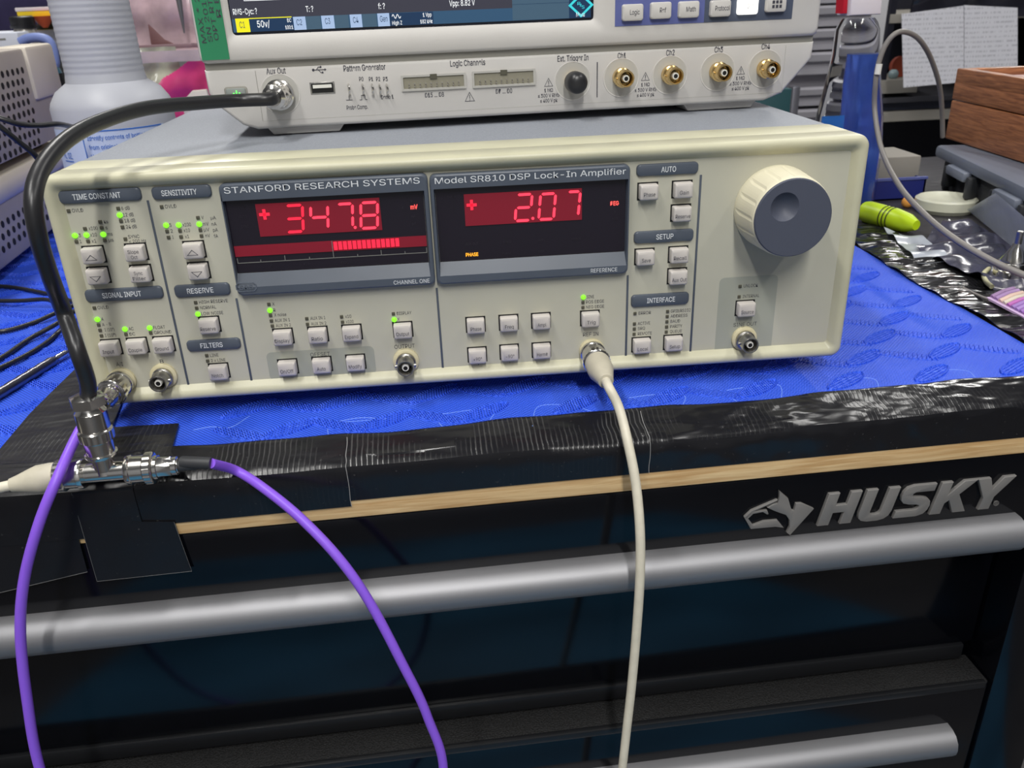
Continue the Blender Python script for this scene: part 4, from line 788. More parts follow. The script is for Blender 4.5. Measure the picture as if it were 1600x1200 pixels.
# seam line of the insert
a, b, c, d = sp(S2(458, 492)), sp(S2(522, 880)), sp(S4(1512, 688)), sp(S4(1545, 310)); zc = (b[1] + c[1]) / 2
sl.box(a[0] * .5 + b[0] * .5 - .00015, a[0] * .5 + b[0] * .5 + .00015, -.0001, .0001, zc, zg - .003, 'scope_dk'); sl.box((a[0] + b[0]) / 2, (c[0] + d[0]) / 2, -.0001, .0001, zc - .00012, zc + .00012, 'scope_rec'); sl.box((c[0] + d[0]) / 2 - .00015, (c[0] + d[0]) / 2 + .00015, -.0001, .0001, zc, zg - .003, 'scope_rec')
obj('front_lettering', sl, sco, label='small dark printed front lettering')
# round recesses + sockets
def recess(x, z, r=.0117):
    mb = MB(); mb.lathe([(-.0001, r * 1.04), (.0003, r * 1.02), (.0003, r * .99), (-.0001, r * .93)], (x, 0, z), (0, -1, 0), 'scope', 40, cap0=False, cap1=False); mb.lathe([(0.0001, r * .96), (.00012, r * .96)], (x, 0, z), (0, -1, 0), 'scope_rec', 40, cap0=False)
    obj('socket_recess', mb, sco)
for X, Y in ((333, 572), (690, 553), (1042, 530), (1390, 508)):
    x, z = sp(S4(X, Y)); recess(x, z); bx, bz = sp(S4(X + 0, Y - 2)); jack(sco, None, x, z + .0003, -.0002, 'gold', washer=False, L=.0125, R=.0052)
x, z = sp(S3(1388, 597)); recess(x, z); ex, ez = x, z
jack(sco, None, x, z, -.0002, 'gold', washer=False, L=.008)
obj('dust_cap', MB().lathe([(.005, .0066), (.0135, .0066), (.0158, .0058), (.0172, .0040), (.0178, .0015)], (x, 0, z), (0, -1, 0), 'cable_blk', 32), sco, label='black rubber dust cap')
x, z = sp(S2(650, 693)); recess(x, z); AUX = Vector((x, 0, z)); jack(sco, None, x, z, -.0002, 'nickel', washer=False, L=.010)
# usb
Q = [sp(S2(862, 605)), sp(S2(1045, 598)), sp(S2(1045, 690)), sp(S2(875, 693))]; x0 = (Q[0][0] + Q[3][0]) / 2; x1 = Q[1][0]; z1 = (Q[0][1] + Q[1][1]) / 2; z0 = (Q[2][1] + Q[3][1]) / 2
obj('usb_port', MB().box(x0, x1, -.0003, .001, z0, z1, 'nickel_dk', .0002).box(x0 + .0009, x1 - .0009, -.0005, .0, z0 + .0008, z1 - .0008, 'hole').box(x0 + .0018, x1 - .0018, -.0010, 0, z0 + .0036, z1 - .0016, 'teflon'), sco)
for X in (1150, 1252, 1323, 1377, 1430):
    x, zt = sp(S2(X, 618)); _, zb_ = sp(S2(X, 692)); pts = [(x, .001, zt), (x, -.0030, zt - .0006), (x + .0004, -.0042, (zt + zb_) / 2), (x, -.0030, zb_ + .0006), (x, .001, zb_)]
    obj('test_loop', MB().tube(catmull(pts, 5), .00065, 'nickel', 8), sco)
for P in ([(122, 555), (600, 533), (603, 650), (132, 670)], [(645, 520), (1110, 508), (1112, 625), (652, 645)]):
    Q = [sp(S3(*p)) for p in P]; x0 = (Q[0][0] + Q[3][0]) / 2; x1 = (Q[1][0] + Q[2][0]) / 2; z1 = (Q[0][1] + Q[1][1]) / 2; z0 = (Q[2][1] + Q[3][1]) / 2
    mb = MB(); mb.loft([rr(x0, x1, z0, z1, .0004, .0), rr(x0, x1, z0, z1, .0004, -.0012), rr(x0 + .0012, x1 - .0012, z0 + .0012, z1 - .0012, .0003, -.0012), rr(x0 + .0014, x1 - .0014, z0 + .0014, z1 - .0014, .0003, -.0002)], 'scope_rec', False, False, True)
    mb.box(x0 + .0014, x1 - .0014, -.0004, -.0001, z0 + .0014, z1 - .0014, mat('connector_floor', s2l(136, 132, 116), .6)); mc = (x0 + x1) / 2; mb.box(mc - .0022, mc + .0022, -.0013, -.0004, z1 - .0026, z1 + .0001, 'led_off')
    for k in range(10):
        for r_ in range(2): px_ = x0 + .003 + (x1 - x0 - .006) * (k + .5) / 10; pz = z0 + .0026 + r_ * .0016; mb.box(px_ - .0003, px_ + .0003, -.0018, -.0004, pz - .0003, pz + .0003, 'nickel')
    obj('ribbon_connector', mb, sco, label='grey shrouded pin connector')
Q = [sp(S2(235, 640)), sp(S2(410, 632)), sp(S2(415, 745)), sp(S2(248, 752))]; x0 = (Q[0][0] + Q[3][0]) / 2; x1 = (Q[1][0] + Q[2][0]) / 2; z1 = (Q[0][1] + Q[1][1]) / 2; z0 = (Q[2][1] + Q[3][1]) / 2
mb = MB(); plate(mb, x0, x1, z0, z1, .0018, -.0003, .001, 'scope_dk', .0003); plate(mb, x0 + .001, x1 - .001, z0 + .001, z1 - .001, .0014, -.0016, .001, 'pwr', .0005)
cx_, cz_ = sp(S2(335, 706)); pts = [(cx_ + .0024 * math.sin(a), -.0018, cz_ + .0024 * math.cos(a)) for a in [math.radians(k) for k in range(35, 330, 12)]]; mb.tube(pts, .0004, 'green_led', 6); mb.tube([(cx_, -.0018, cz_ + .0005), (cx_, -.0018, cz_ + .0034)], .0004, 'green_led', 6)
obj('power_button', mb, sco, label='grey power button with glowing green symbol')
for P in ([(560, 985), (1120, 965)], ):
    pass
for uL, uR in (((418, 206), (541, 203)), ((1064, 175), (1180, 166))):
    a, b = SCO.hit(*uL, 1, .008), SCO.hit(*uR, 1, .008); obj('foot', MB().prism([(a.x + .004, 0), (b.x - .004, 0), (b.x, .0050), (a.x, .0050)], .006, .028, 'scope', .0008), sco)
for fx_ in (-.15, .17): obj('foot', MB().box(fx_ - .015, fx_ + .015, .125, .145, 0, .0065, 'black', .001), sco)
# green sticker with handwriting
a = sp(S2(68, 448), YU - .0004); b = sp(S2(293, 432), YU - .0004); zb_ = (a[1] + b[1]) / 2 ; gx0 = xl + .0008; gx1 = b[0] - .0012
mb = MB().box(gx0, gx1, YU - .0006, YU - .0001, zb_, .205, 'green_tape')
for k, (t_, zs, L) in enumerate((('MAX * 2C', 0.0095, .030), ('SN 2019', .0100, .026), ('OPT RT', .0108, .022), ('  R B', .023, .012))):
    xx = gx0 + .0044 + k * .0036
    T = Matrix.Translation((xx, 0, zb_ + zs)) @ Matrix.Rotation(-PI / 2, 4, 'Y')
    mb.text(t_.strip(), 0, 0, L, .0026, YU - .0008, 'ink', 0, 0, T)
obj('green_label', mb, sco, label='green tape label with handwriting running upwards')

# ================================================================== CABLES AND CONNECTORS
def wp(u, v, y): return WLD.hit(u, v, 1, y)
def plug(o, ax, par, mshell='nickel', tail=True):
    """male bayonet plug, from the mating face at o going back along ax"""
    mb = MB(); mb.lathe([(0, .0062), (0, .0070), (.0006, .0073), (.0022, .0073), (.0026, .0068), (.0085, .0068), (.0090, .0075), (.0093, .0078, 'k'), (.0125, .0078, 'k'), (.0129, .0075), (.0134, .0062)], o, ax, mshell, 48)
    # bayonet slot
    if tail: mb.lathe([(.0130, .0060), (.0150, .0060), (.0152, .0054), (.0180, .0054, 'h'), (.0215, .0054, 'h'), (.0217, .0046), (.0240, .0046), (.0242, .0038), (.0246, .0036)], o, ax, mshell, 48)
    return obj('plug', mb, par, label='nickel bayonet plug')
# tee adapter
T0 = CAB.hit(166, 737, 2, .0100); T0w = CAB.M @ T0
pR = CAB.M @ CAB.hit(236, 731, 2, .0100); axT = (pR - T0w); axT.z = 0; axT.normalize()
aw = wp(163, 690, T0w.y + .002) - T0w
axU = Vector((.0, .03, 1)); axU = (axU - axU.dot(axT) * axT).normalized()
tee = thing('tee_adapter', 'shiny nickel three-way coaxial tee lying on the black tape at the bench edge', 'connector', WLD, T0w)
mb = MB(); mb.lathe([(-.0130, .0056), (-.0128, .0058), (-.0118, .0058), (-.0116, .0048), (.0116, .0048), (.0118, .0058), (.0128, .0058), (.0130, .0056)], T0w, axT, 'nickel', 36)
mb.lathe([(0, .0050), (.0085, .0050), (.0087, .0062), (.0095, .0062), (.0097, .0050), (.012, .0048)], T0w, axU, 'nickel', 36); mb.lathe([(0.0, .0052), (.0045, .0047)], T0w, axU, 'nickel', 36); obj('tee_body', mb, tee)
# black cable: tee top -> scope aux out
auxw = SCO.M @ (AUX + Vector((0, -.0015, 0)))
cb = thing('coaxial_cable', 'thick glossy black coaxial cable arching from the oscilloscope down to the metal tee', 'cable', WLD, T0w + axU * .010)
pb = T0w + axU * .0092
mb = MB(); mb.lathe([(0, .0060), (0, .0072), (.0008, .0075), (.0016, .0075), (.0020, .0066), (.0080, .0066), (.0086, .0074), (.0090, .0078, 'k'), (.0135, .0078, 'k'), (.0139, .0072), (.0145, .0066), (.0150, .0072), (.0235, .0072), (.0240, .0068), (.0262, .0060), (.0266, .0082, 'h'), (.0312, .0082, 'h'), (.0316, .0066), (.0322, .0050)], pb, axU, 'nickel', 48); obj('plug', mb, cb, label='large nickel plug with hexagon nut')
axA = (SCO.R @ Vector((-.15, -1, .0))).normalized()
mb = MB(); mb.lathe([(0, .0085), (.0008, .0090), (.0030, .0090), (.0034, .0080), (.0060, .0080, 'h'), (.0110, .0080, 'h'), (.0114, .0070), (.0160, .0070), (.0164, .0064), (.0175, .0050)], auxw, axA, 'nickel', 48); obj('plug', mb, cb, label='nickel plug with hexagon nut')
e0 = pb + axU * .030; e1 = auxw + axA * .014
print('aux end', e1, 'tee end', e0)
pts = [e0 - axU * .002, wp(137, 597, e0.y - .0005), wp(121, 548, e0.y - .002), wp(100, 488, -.060), wp(78, 430, -.072), wp(60, 370, -.080), wp(52, 310, -.078), wp(66, 262, -.062), wp(105, 218, -.036), wp(160, 189, -.004), wp(230, 169, .030), wp(310, 161, .060), wp(370, 157, .080), e1 + axA * .012, e1]
obj('jacket', MB().tube(catmull(pts, 10), .0037, 'cable_blk', 20), cb)
# purple cable: input A plug -> down -> up -> tee right plug
pc = thing('purple_cable', 'thin purple coaxial cable looping down from the input socket and back to the tee', 'cable', WLD, wp(70, 1200, -.14))
sa = AMP.M @ (SK['A'] + Vector((0, -.0035, 0))); axD = Vector((-.10, -1, -.06)).normalized()
plug(sa, axD, pc); mb = MB(); mb.tube([sa + axD * .022, sa + axD * .030 + Vector((-.001, 0, -.001)), sa + axD * .038 + Vector((-.004, 0, -.004))], .0026, 'shrink', 14); obj('strain_relief', mb, pc, label='black heat shrink sleeve')
r0 = T0w + axT * .0100; plug(r0, axT, pc); g0 = r0 + axT * .023
h1 = wp(330, 724, g0.y - .002)
mb = MB(); mb.tube(catmull([g0, g0 + axT * .010, wp(285, 722, g0.y), h1], 6), .0030, 'shrink', 14); obj('strain_relief', mb, pc, label='black heat shrink sleeve')
st = sa + axD * .036 + Vector((-.004, 0, -.004))
jk = MB(); P1 = [st, wp(150, 640, st.y - .006), wp(125, 672, -.052), wp(95, 735, -.082), wp(62, 815, -.094), wp(38, 905, -.100), wp(32, 990, -.104), wp(42, 1090, -.108), wp(62, 1200, -.112), wp(110, 1330, -.118), wp(220, 1480, -.122), wp(380, 1560, -.124), wp(560, 1530, -.122), wp(660, 1400, -.118),
      wp(693, 1220, -.112), wp(668, 1120, -.108), wp(625, 1030, -.104), wp(577, 940, -.098), wp(530, 873, -.092), wp(470, 810, -.082), wp(415, 765, -.070), wp(370, 736, -.060), h1]
obj('jacket', jk.tube(catmull(P1, 10), .0025, 'cable_pur', 16), pc)
# beige cable left
bc = thing('beige_cable', 'beige coaxial cable with ribbed boot joined to the left side of the metal tee', 'cable', WLD, wp(0, 755, T0w.y))
l0 = T0w - axT * .0100; plug(l0, -axT, bc, tail=False)
o = l0 - axT * .0155; en = wp(18, 758, o.y - .004); dv = (en - o).normalized()
mb = MB(); mb.lathe([(-.003, .0064), (.000, .0068), (.006, .0069), (.010, .0058), (.015, .0042), (.0185, .0033), (.0186, .0028)], o, dv, 'boot', 28); obj('boot', mb, bc, label='beige tapered boot')
en = o + dv * .017
obj('jacket', MB().tube(catmull([en, en + dv * .02, wp(-60, 772, en.y - .012), wp(-160, 830, -.09), wp(-230, 1000, -.11)], 8), .0026, 'cable_bei', 14), bc)
# beige cable right from REF IN
rc = thing('beige_cable', 'beige coaxial cable hanging from the reference input down past the drawers', 'cable', WLD, wp(975, 1200, -.10))
ra = AMP.M @ (SK['REF'] + Vector((0, -.0030, 0))); axR = Vector((.02, -1, -.06)).normalized()
plug(ra, axR, rc, tail=False); o = ra + axR * .0135; en = wp(947, 596, o.y - .022); dv = (en - o).normalized(); Lb = (en - o).length
mb = MB(); mb.lathe([(0, .0070), (.002, .0074), (Lb * .45, .0072), (Lb * .75, .0055), (Lb, .0042), (Lb + .0003, .0030)], o, dv, 'boot', 28); obj('boot', mb, rc, label='beige tapered boot')
pts = [en - dv * .003, en + dv * .008, wp(968, 640, en.y - .014), wp(983, 700, -.062), wp(994, 760, -.070), wp(1000, 830, -.078), wp(1000, 900, -.082), wp(995, 980, -.084), wp(987, 1070, -.086), wp(978, 1150, -.088), wp(968, 1240, -.09), wp(950, 1400, -.09)]
obj('jacket', MB().tube(catmull(pts, 8), .0026, 'cable_bei', 16), rc)

# thin black lead coils on the mat at the left
def lay(pts, r): return [CAB.M @ CAB.hit(u, v, 2, r + .0005 + dz) for u, v, dz in pts]
r = .0017
coils = [([(-160, 470, 0), (-60, 448, 0), (0, 447, 0), (60, 456, 0), (110, 470, 0), (170, 500, 0.003)], 'thin black lead curving across the mat nearest the left instrument'),
         ([(-120, 520, 0), (-40, 512, 0), (0, 518, 0), (50, 505, 0), (85, 490, .002), (130, 470, .003), (190, 440, 0)], 'thin black lead crossing the mat in the middle of the tangle'),
         ([(-140, 600, 0), (-60, 585, 0), (0, 560, 0), (45, 530, 0), (90, 505, .0045), (125, 480, .006), (200, 430, .003)], 'thin black lead running diagonally across the mat above the silver probe'),
         ([(-160, 620, 0), (-60, 600, 0), (0, 575, 0), (50, 550, 0), (85, 525, 0), (102, 500, .007), (80, 470, .006), (30, 470, .004), (-60, 474, .003), (-180, 500, .003)], 'thin black lead bending round in a loop left of the cream instrument')]
for k, (pp, lb) in enumerate(coils):
    tag(obj('thin_black_lead', MB().tube(catmull(lay(pp, r + .0001 * k), 8), r, 'cable_blk', 10), None, WLD), lb, 'cable', 'thin black leads tangled on the mat')
# silver probe
a = CAB.M @ CAB.hit(-30, 633, 2, .0036); b = CAB.M @ CAB.hit(104, 551, 2, .0036); ax = (b - a).normalized(); Lp = (b - a).length
pr = thing('test_probe', 'slim silver ribbed test probe lying on the blue mat at the far left', 'probe', WLD, a)
obj('probe_barrel', MB().lathe([(0, .0030), (Lp * .05, .0033)] + [(Lp * (.1 + .7 * k / 12), .0031 if k % 2 else .0034, 'k') for k in range(13)] + [(Lp * .82, .0030), (Lp * .86, .0022)], a, ax, mat('gunmetal', (.25, .24, .26), .3, 1), 24), pr)
obj('probe_ferrule', MB().lathe([(Lp * .86, .0020), (Lp * .88, .0024), (Lp * .99, .0022), (Lp, .0014)], a, ax, 'nickel', 20), pr)
obj('probe_lead', MB().tube(catmull([b, b + ax * .01, CAB.M @ CAB.hit(135, 535, 2, .004), CAB.M @ CAB.hit(200, 500, 2, .003)], 6), .0013, 'cable_blk', 10), pr)

# ================================================================== LEFT SIDE: perforated instrument, bottles, bags
INS = Frame((*WLD.hit(0, 443, 2, -.012).xy, -.012), 6.0)
hz = lambda u, v: INS.hit(u, v, 0, 0)
YB = hz(74, 68).y; LY = -.14
Z = [hz(0, v).z for v in (441, 411, 343, 324, 275)]; Zt = hz(0, 78).z; Zh1 = hz(0, 262).z; Zh0 = hz(0, 108).z
def perforated(lbl, z0, z1, h0, h1, bumper, rail):
    t_ = thing('beige_instrument', lbl, 'lab instrument', INS, (-.15, (LY + YB) / 2, z0))
    obj('case', MB().box(-.34, 0, LY, YB - .004, z0 + .002, z1 - .001, 'beige_inst', .003), t_)
    if rail: obj('top_rail', MB().prism([(-.34, rail[0]), (.0015, rail[0]), (.0045, rail[0] + .004), (.0045, rail[1] - .004), (.0015, rail[1]), (-.34, rail[1])], LY - .002, YB - .003, 'beige_lt', .001), t_)
    if bumper: obj('corner_bumper', MB().box(-.03, .004, YB - .085, YB + .003, z1 - .052, z1 + .0005, 'beige_lt', .004), t_, label='pale plastic corner bumper')
    mb = MB(); py, pz = .0140, .0098; ni = int((h1 - h0) / pz); nj = int((YB - LY - .16) / py)
    for i in range(ni):
        for j in range(nj):
            yy = YB - .10 - j * py - (py / 2 if i % 2 else 0); zz = h1 - (i + .5) * pz
            mb.loft([[Vector((x_, yy + .0034 * math.cos(a), zz + .0032 * math.sin(a))) for a in [2 * PI * k / 8 for k in range(8)]] for x_ in (0.0001, .0005)], 'hole', False)
    obj('vent_holes', mb, t_)
    for fy in (LY + .03, YB - .05): obj('foot', MB().box(-.06, -.02, fy - .012, fy + .012, z0 - .006, z0 + .003, 'black', .001), t_)
perforated('taupe instrument with perforated side lying directly on the mat at the left', .0065, Z[4], Z[1], Z[2], 0, (Z[3] + .003, Z[4]))
perforated('taupe instrument with perforated side and pale corner, stacked on top at the left', Z[4] + .006, Zt, Zh1, Zh0, 1, None)
# extra dark cables in front of that panel
tag(obj('thin_black_lead', MB().tube(catmull([wp(-40, 175, .16), wp(0, 185, .16), wp(30, 194, .165), wp(60, 196, .18), wp(92, 194, .2), wp(120, 200, .24)], 8), .0019, 'cable_blk', 10), None, WLD), 'thin black lead hanging across the perforated panel to the white bottle', 'cable')
tag(obj('thin_black_lead', MB().tube(catmull([wp(-40, 165, .06), wp(0, 198, .06), wp(30, 222, .07), wp(58, 247, .08), wp(80, 290, .10), wp(95, 360, .12)], 8), .0016, 'cable_blk', 10), None, WLD), 'thin black lead dropping diagonally behind the thick black cable', 'cable')

# white ribbed bottle
by = .31; bx_ = (wp(81, 161, by).x + wp(268, 161, by).x) / 2 ; br = (wp(268, 161, by).x - wp(81, 161, by).x) / 2 * .98
bot = thing('spray_bottle', 'tall frosted white plastic bottle with ribbed neck beside the oscilloscope', 'bottle', WLD, (bx_, by, -.012))
zb1 = .1344; zb2 = .1569
prof = [(0, br * .93), (.004, br * .985), (.10, br), (zb1 - .0155, br), (zb1 - .0145, br * .985), (zb1 - .008, br * 1.0), (zb1 + .010, br * 1.0), (zb1 + .014, br * .97)]
zs = zb2 + .012; prof += [(zb1 + .022, br * .86), (zs - .006, br * .66), (zs, br * .64)]
nr = 16
for k in range(nr): z_ = zs + .001 + k * .0044; rr_ = br * (.635 - .012 * k / nr); prof += [(z_, rr_ * 1.0), (z_ + .0011, rr_ * 1.008), (z_ + .0022, rr_ * 1.008), (z_ + .0033, rr_ * 1.0)]
prof += [(zs + .075, br * .62), (zs + .080, br * .66), (zs + .095, br * .60)]
obj('bottle_body', MB().lathe(prof, (bx_, by, -.012), (0, 0, 1), 'fog', 64), bot)
mb = MB(); 
def cyl_pt(xx, zz, rad): a = xx / br; return Vector((bx_ + rad * math.sin(a), by - rad * math.cos(a), zz))
z0_, z1_ = .050, wp(190, 204, by - br).z + .0012
N = 40; mb.loft([[cyl_pt(-.055 + .11 * i / N, z_, br + .0004) for i in range(N + 1)] for z_ in (z0_, z1_)], 'pale_label', True, False, False, closed=False)
def cyl_box(xa, xb, za, zb_, m, e=.0008): mb.loft([[cyl_pt(xa + (xb - xa) * i / 10, z_, br + e) for i in range(11)] for z_ in (za, zb_)], m, True, False, False, closed=False)
cyl_box(-.012, .052, z1_ - .0012, z1_ - .0002, 'blue_ink'); cyl_box(-.012, -.0112, z0_, z1_, 'blue_ink'); cyl_box(-.038, -.026, z1_ - .0245, z1_ - .0238, 'blue_ink')
def cyl_text(t_, xa, zz, xb, h, m='blue_ink'):
    vs, fs, bb = glyphs(t_, .01); sx_ = (xb - xa) / (bb[1] - bb[0]); mb.add([cyl_pt(xa + (v[0] - bb[0]) * sx_, zz + v[1] * h / bb[2], br + .0009) for v in vs], fs, m)
cyl_text('Identify contents of bottle by label', -.008, z1_ - .0075, .048, .0032); cyl_text('from original product', -.008, z1_ - .0145, .028, .0032); cyl_text('FL. OZ.', -.038, z1_ - .022, -.026, .0045); cyl_text('Use only as directed', -.008, z1_ - .0215, .028, .0032)
obj('label', mb, bot, label='blue printed text label')
obj('bottle_cap', MB().lathe([(0, br * .5), (.03, br * .5), (.034, br * .4)], (bx_, by, -.012 + zs + .095), (0, 0, 1), 'teflon', 32), bot)

# objects in the far left
def at(u, v, y): return WLD.hit(u, v, 1, y)
# silver bottle with black cap
c = at(42, 60, .95); c2 = at(42, 30, .95)
sb_ = thing('silver_bottle', 'silver grey bottle with black ribbed cap behind the perforated instrument', 'bottle', WLD, (c.x, .95, -.30))
rad = (at(65, 68, .95).x - at(18, 68, .95).x) / 2 * 1.05; zt = at(42, 44, .95).z; zc_ = at(42, 28, .95).z
obj('bottle_body', MB().lathe([(0, rad * 1.25), (.30 + zt - .065, rad * 1.25), (.30 + zt - .045, rad * 1.2), (.30 + zt - .022, rad * .86), (.30 + zt - .010, rad * .72), (.30 + zt, rad * .62)], (c.x, .95, -.30), (0, 0, 1), mat('silver_plastic', s2l(168, 164, 158), .3, .3), 40), sb_)
obj('cap', MB().lathe([(0, rad * .78), (.004, rad * .80), (.004, rad * .72), (.006, rad * .72), (.0065, rad * .72, 'k'), (zc_ - zt + .001, rad * .72, 'k'), (zc_ - zt + .003, rad * .6)], (c.x, .95, zt), (0, 0, 1), 'black', 40), sb_, label='black ribbed cap')
M['lav'] = mat('lavender_blue', s2l(116, 132, 188), .5)
# blue bag-like strap label = blue handle
mb = MB(); pts = [at(32, 66, .80), at(45, 60, .80), at(62, 59, .80), at(76, 64, .80), at(83, 78, .80), at(86, 95, .80), at(85, 104, .80)]
mb.tube(catmull(pts, 6), .0060, 'lav', 12)
p0, p1 = at(74, 70, .80), at(86, 104, .80); mb.prism([(p0.x, p0.z), (at(84, 74, .80).x, at(84, 74, .80).z), (p1.x, p1.z), (at(70, 102, .80).x, p1.z)], .795, .805, 'lav', .001)
pot = thing('blue_bottle', 'teal bottle with a lavender blue handle behind the left instrument corner', 'bottle', WLD, (at(78, 150, .80).x, .80, -.30))
obj('handle', mb, pot, label='lavender blue handle')
a_, b_ = at(62, 100, .80), at(94, 100, .80); rad = (b_.x - a_.x) / 2; cx_ = (a_.x + b_.x) / 2
obj('bottle_body', MB().lathe([(0, rad), (.30 + at(78, 105, .80).z - .01, rad), (.30 + at(78, 105, .80).z, rad * .8)], (cx_, .80, -.30), (0, 0, 1), mat('teal_plastic', s2l(54, 92, 110), .2, coat=.3), 32), pot)
obj('label_band', MB().lathe([(0, rad * 1.03), (.022, rad * 1.03)], (cx_, .80, at(78, 142, .80).z), (0, 0, 1), 'black', 32, cap0=False, cap1=False), pot)
# black jug
a_ = at(55, 60, 1.05); b_ = at(112, 60, 1.05); cx_ = (a_.x + b_.x) / 2; rad = (b_.x - a_.x) / 2
jg = thing('black_jug', 'dark charcoal jug with rounded shoulder left of the white bottle', 'jug', WLD, (cx_, 1.05, -.30)); zt = at(85, 26, 1.05).z
obj('jug_body', MB().lathe([(0, rad), (.30 + zt - .06, rad), (.30 + zt - .03, rad * .95), (.30 + zt - .012, rad * .70), (.30 + zt, rad * .40)], (cx_, 1.05, -.30), (0, 0, 1), mat('charcoal_plastic', s2l(66, 66, 66), .3, noise=.2, nscale=10), 40), jg)
# orange cone and yellow white box above
zt2 = at(60, 26, 1.0)
yb = thing('yellow_box', 'flat yellow and white carton on top of the dark jug', 'box', WLD, at(62, 28, 1.0))
p0, p1 = at(28, 28, .98), at(95, 14, .98); pm = at(60, 17, .98)
obj('carton_base', MB().box(p0.x, p1.x, .98, 1.06, at(60, 26, .98).z, pm.z, mat('yellow_card', s2l(226, 196, 40), .5), .001), yb); obj('carton_lid', MB().box(p0.x - .001, p1.x, .979, 1.061, pm.z, at(60, 11, .98).z, mat('white_card', s2l(214, 206, 208), .5), .001), yb)
oc_ = at(66, 32, .97); tag(obj('orange_nozzle', MB().lathe([(0, .0035), (.010, .012), (.016, .016)], (oc_.x, .975, oc_.z - .010), (0, 0, 1), mat('orange_plastic', s2l(226, 104, 68), .45), 24), None, WLD), 'small orange conical nozzle under the yellow carton', 'nozzle')
# cardboard white box left
p0, p1 = at(-80, 95, .90), at(26, 50, .90); tag(obj('white_box', MB().box(p0.x, p1.x, .90, 1.05, p0.z, p1.z, mat('white_carton', s2l(206, 210, 222), .6), .002).box(at(-10, 62, .9).x, at(9, 61, .9).x, .8995, .901, at(0, 63, .9).z, at(0, 60, .9).z, 'grey_ink'), None, WLD), 'white carton at the far left above the perforated instrument', 'box')
# purple cloth backdrop
M['purplecloth'] = mat('dark_violet_cloth', s2l(66, 60, 98), .9, noise=.35, nscale=9, bump=.5, bscale=20)
def inside(x, z, P):
    c = False
    for (x1, z1), (x2, z2) in zip(P, P[1:] + P[:1]):
        if (z1 > z) != (z2 > z) and x < (x2 - x1) * (z - z1) / (z2 - z1) + x1: c = not c
    return c
def drape(u0, v0, u1, v1, y, m, amp=.03, fr=14, seed=0, nx=40, nz=24, clip=None):
    a, b = at(u0, v0, y), at(u1, v1, y); mb = MB(); vs = []; rnd = random.Random(seed); p = [rnd.random() * 6 for _ in range(4)]
    for i in range(nx + 1):
        for j in range(nz + 1):
            x = a.x + (b.x - a.x) * i / nx; z = b.z + (a.z - b.z) * j / nz; d = amp * (math.sin(x * fr + z * 7 + p[0]) + .5 * math.sin(x * fr * 2.3 - z * fr + p[1]) + .3 * math.sin(z * fr * 3 + p[2])); vs.append((x, y + d, z))
    n = nz + 1; fs = [(i * n + j, (i + 1) * n + j, (i + 1) * n + j + 1, i * n + j + 1) for i in range(nx) for j in range(nz)]
    if clip:
        Pc = [(at(*q, y).x, at(*q, y).z) for q in clip]; fs = [f for f in fs if inside(sum(vs[q][0] for q in f) / 4, sum(vs[q][2] for q in f) / 4, Pc)]
    k = len(vs); vs += [(v[0], v[1] + .004, v[2]) for v in vs]; fs += [tuple(reversed([q + k for q in f])) for f in fs]
    return mb.add(vs, fs, m, True)
tag(obj('violet_cloth', drape(-120, -60, 130, 70, 1.5, 'purplecloth', .02, 12), None, WLD), 'dark violet cloth hanging in the far left background', 'cloth')
# clear bag with pink contents between white bottle and oscilloscope
M['pink'] = mat('pink_plastic', s2l(220, 70, 130), .35, noise=.25, nscale=18, bump=.6, bscale=30); M['palepink'] = mat('pale_pink_film', s2l(190, 164, 170), .3, noise=.45, nscale=16, bump=1, bscale=34)
M['clearbag'] = mat('clear_film', (.9, .9, .9), .08, trans=1, ior=1.15, alpha=.35, bump=.8, bscale=30)
bag = thing('pink_parts_bag', 'crumpled clear bag holding bright pink plastic beside the oscilloscope', 'bag', WLD, at(260, 160, .62))
obj('pink_contents', drape(222, 86, 350, 215, .64, 'pink', .007, 60, 4, 70, 60, [(236, 152), (250, 124), (272, 112), (296, 94), (350, 88), (350, 215), (262, 215)]), bag, label='bright pink plastic')
obj('clear_contents', drape(195, 76, 300, 215, .66, mat('greenish_clear_film', s2l(168, 168, 152), .2, noise=.25, nscale=40, bump=1, bscale=60), .006, 80, 9, 50, 50), bag, label='pale greenish clear plastic')
obj('white_tab', MB().prism([(at(*q, .60).x, at(*q, .60).z) for q in [(284, 160), (300, 142), (322, 140), (330, 165), (328, 185), (290, 190)]], .60, .606, mat('cream_tab', s2l(208, 200, 190), .6), .001), bag)
obj('film', drape(205, 82, 335, 94, .60, mat('grey_clear_film', s2l(176, 160, 166), .15, noise=.15, nscale=30, bump=1, bscale=50), .002, 70, 5, 40, 6), bag, label='clear zip film')
bag2 = thing('pale_parts_bag', 'clear bag of pale pink parts above the bright pink one', 'bag', WLD, at(260, 80, .70))
obj('film', drape(180, -30, 345, 84, .70, 'palepink', .008, 45, 6), bag2)
obj('brown_insert', MB().prism([(at(*q, .68).x, at(*q, .68).z) for q in [(231, 38), (256, 62), (274, 70), (236, 70)]], .68, .684, mat('brown_card', s2l(112, 78, 78), .6), .0005), bag2)
obj('zip_rail', MB().box(at(205, 70, .675).x, at(330, 70, .675).x, .675, .679, at(260, 76, .675).z, at(260, 69, .675).z, mat('mauve_zip', s2l(138, 112, 118), .4), .0008), bag2)
obj('zip_rail', MB().box(at(210, 80, .675).x, at(330, 80, .675).x, .675, .679, at(260, 81, .675).z, at(260, 78, .675).z, 'palepink', .0006), bag2)
mb = MB(); a_ = at(288, 52, .66); mb.lathe([(0, .0008), (.02, .0025), (.05, .0042), (.12, .005)], a_, (at(278, -10, .66) - a_), mat('grey_steel', (.25, .25, .26), .35, .8), 16)
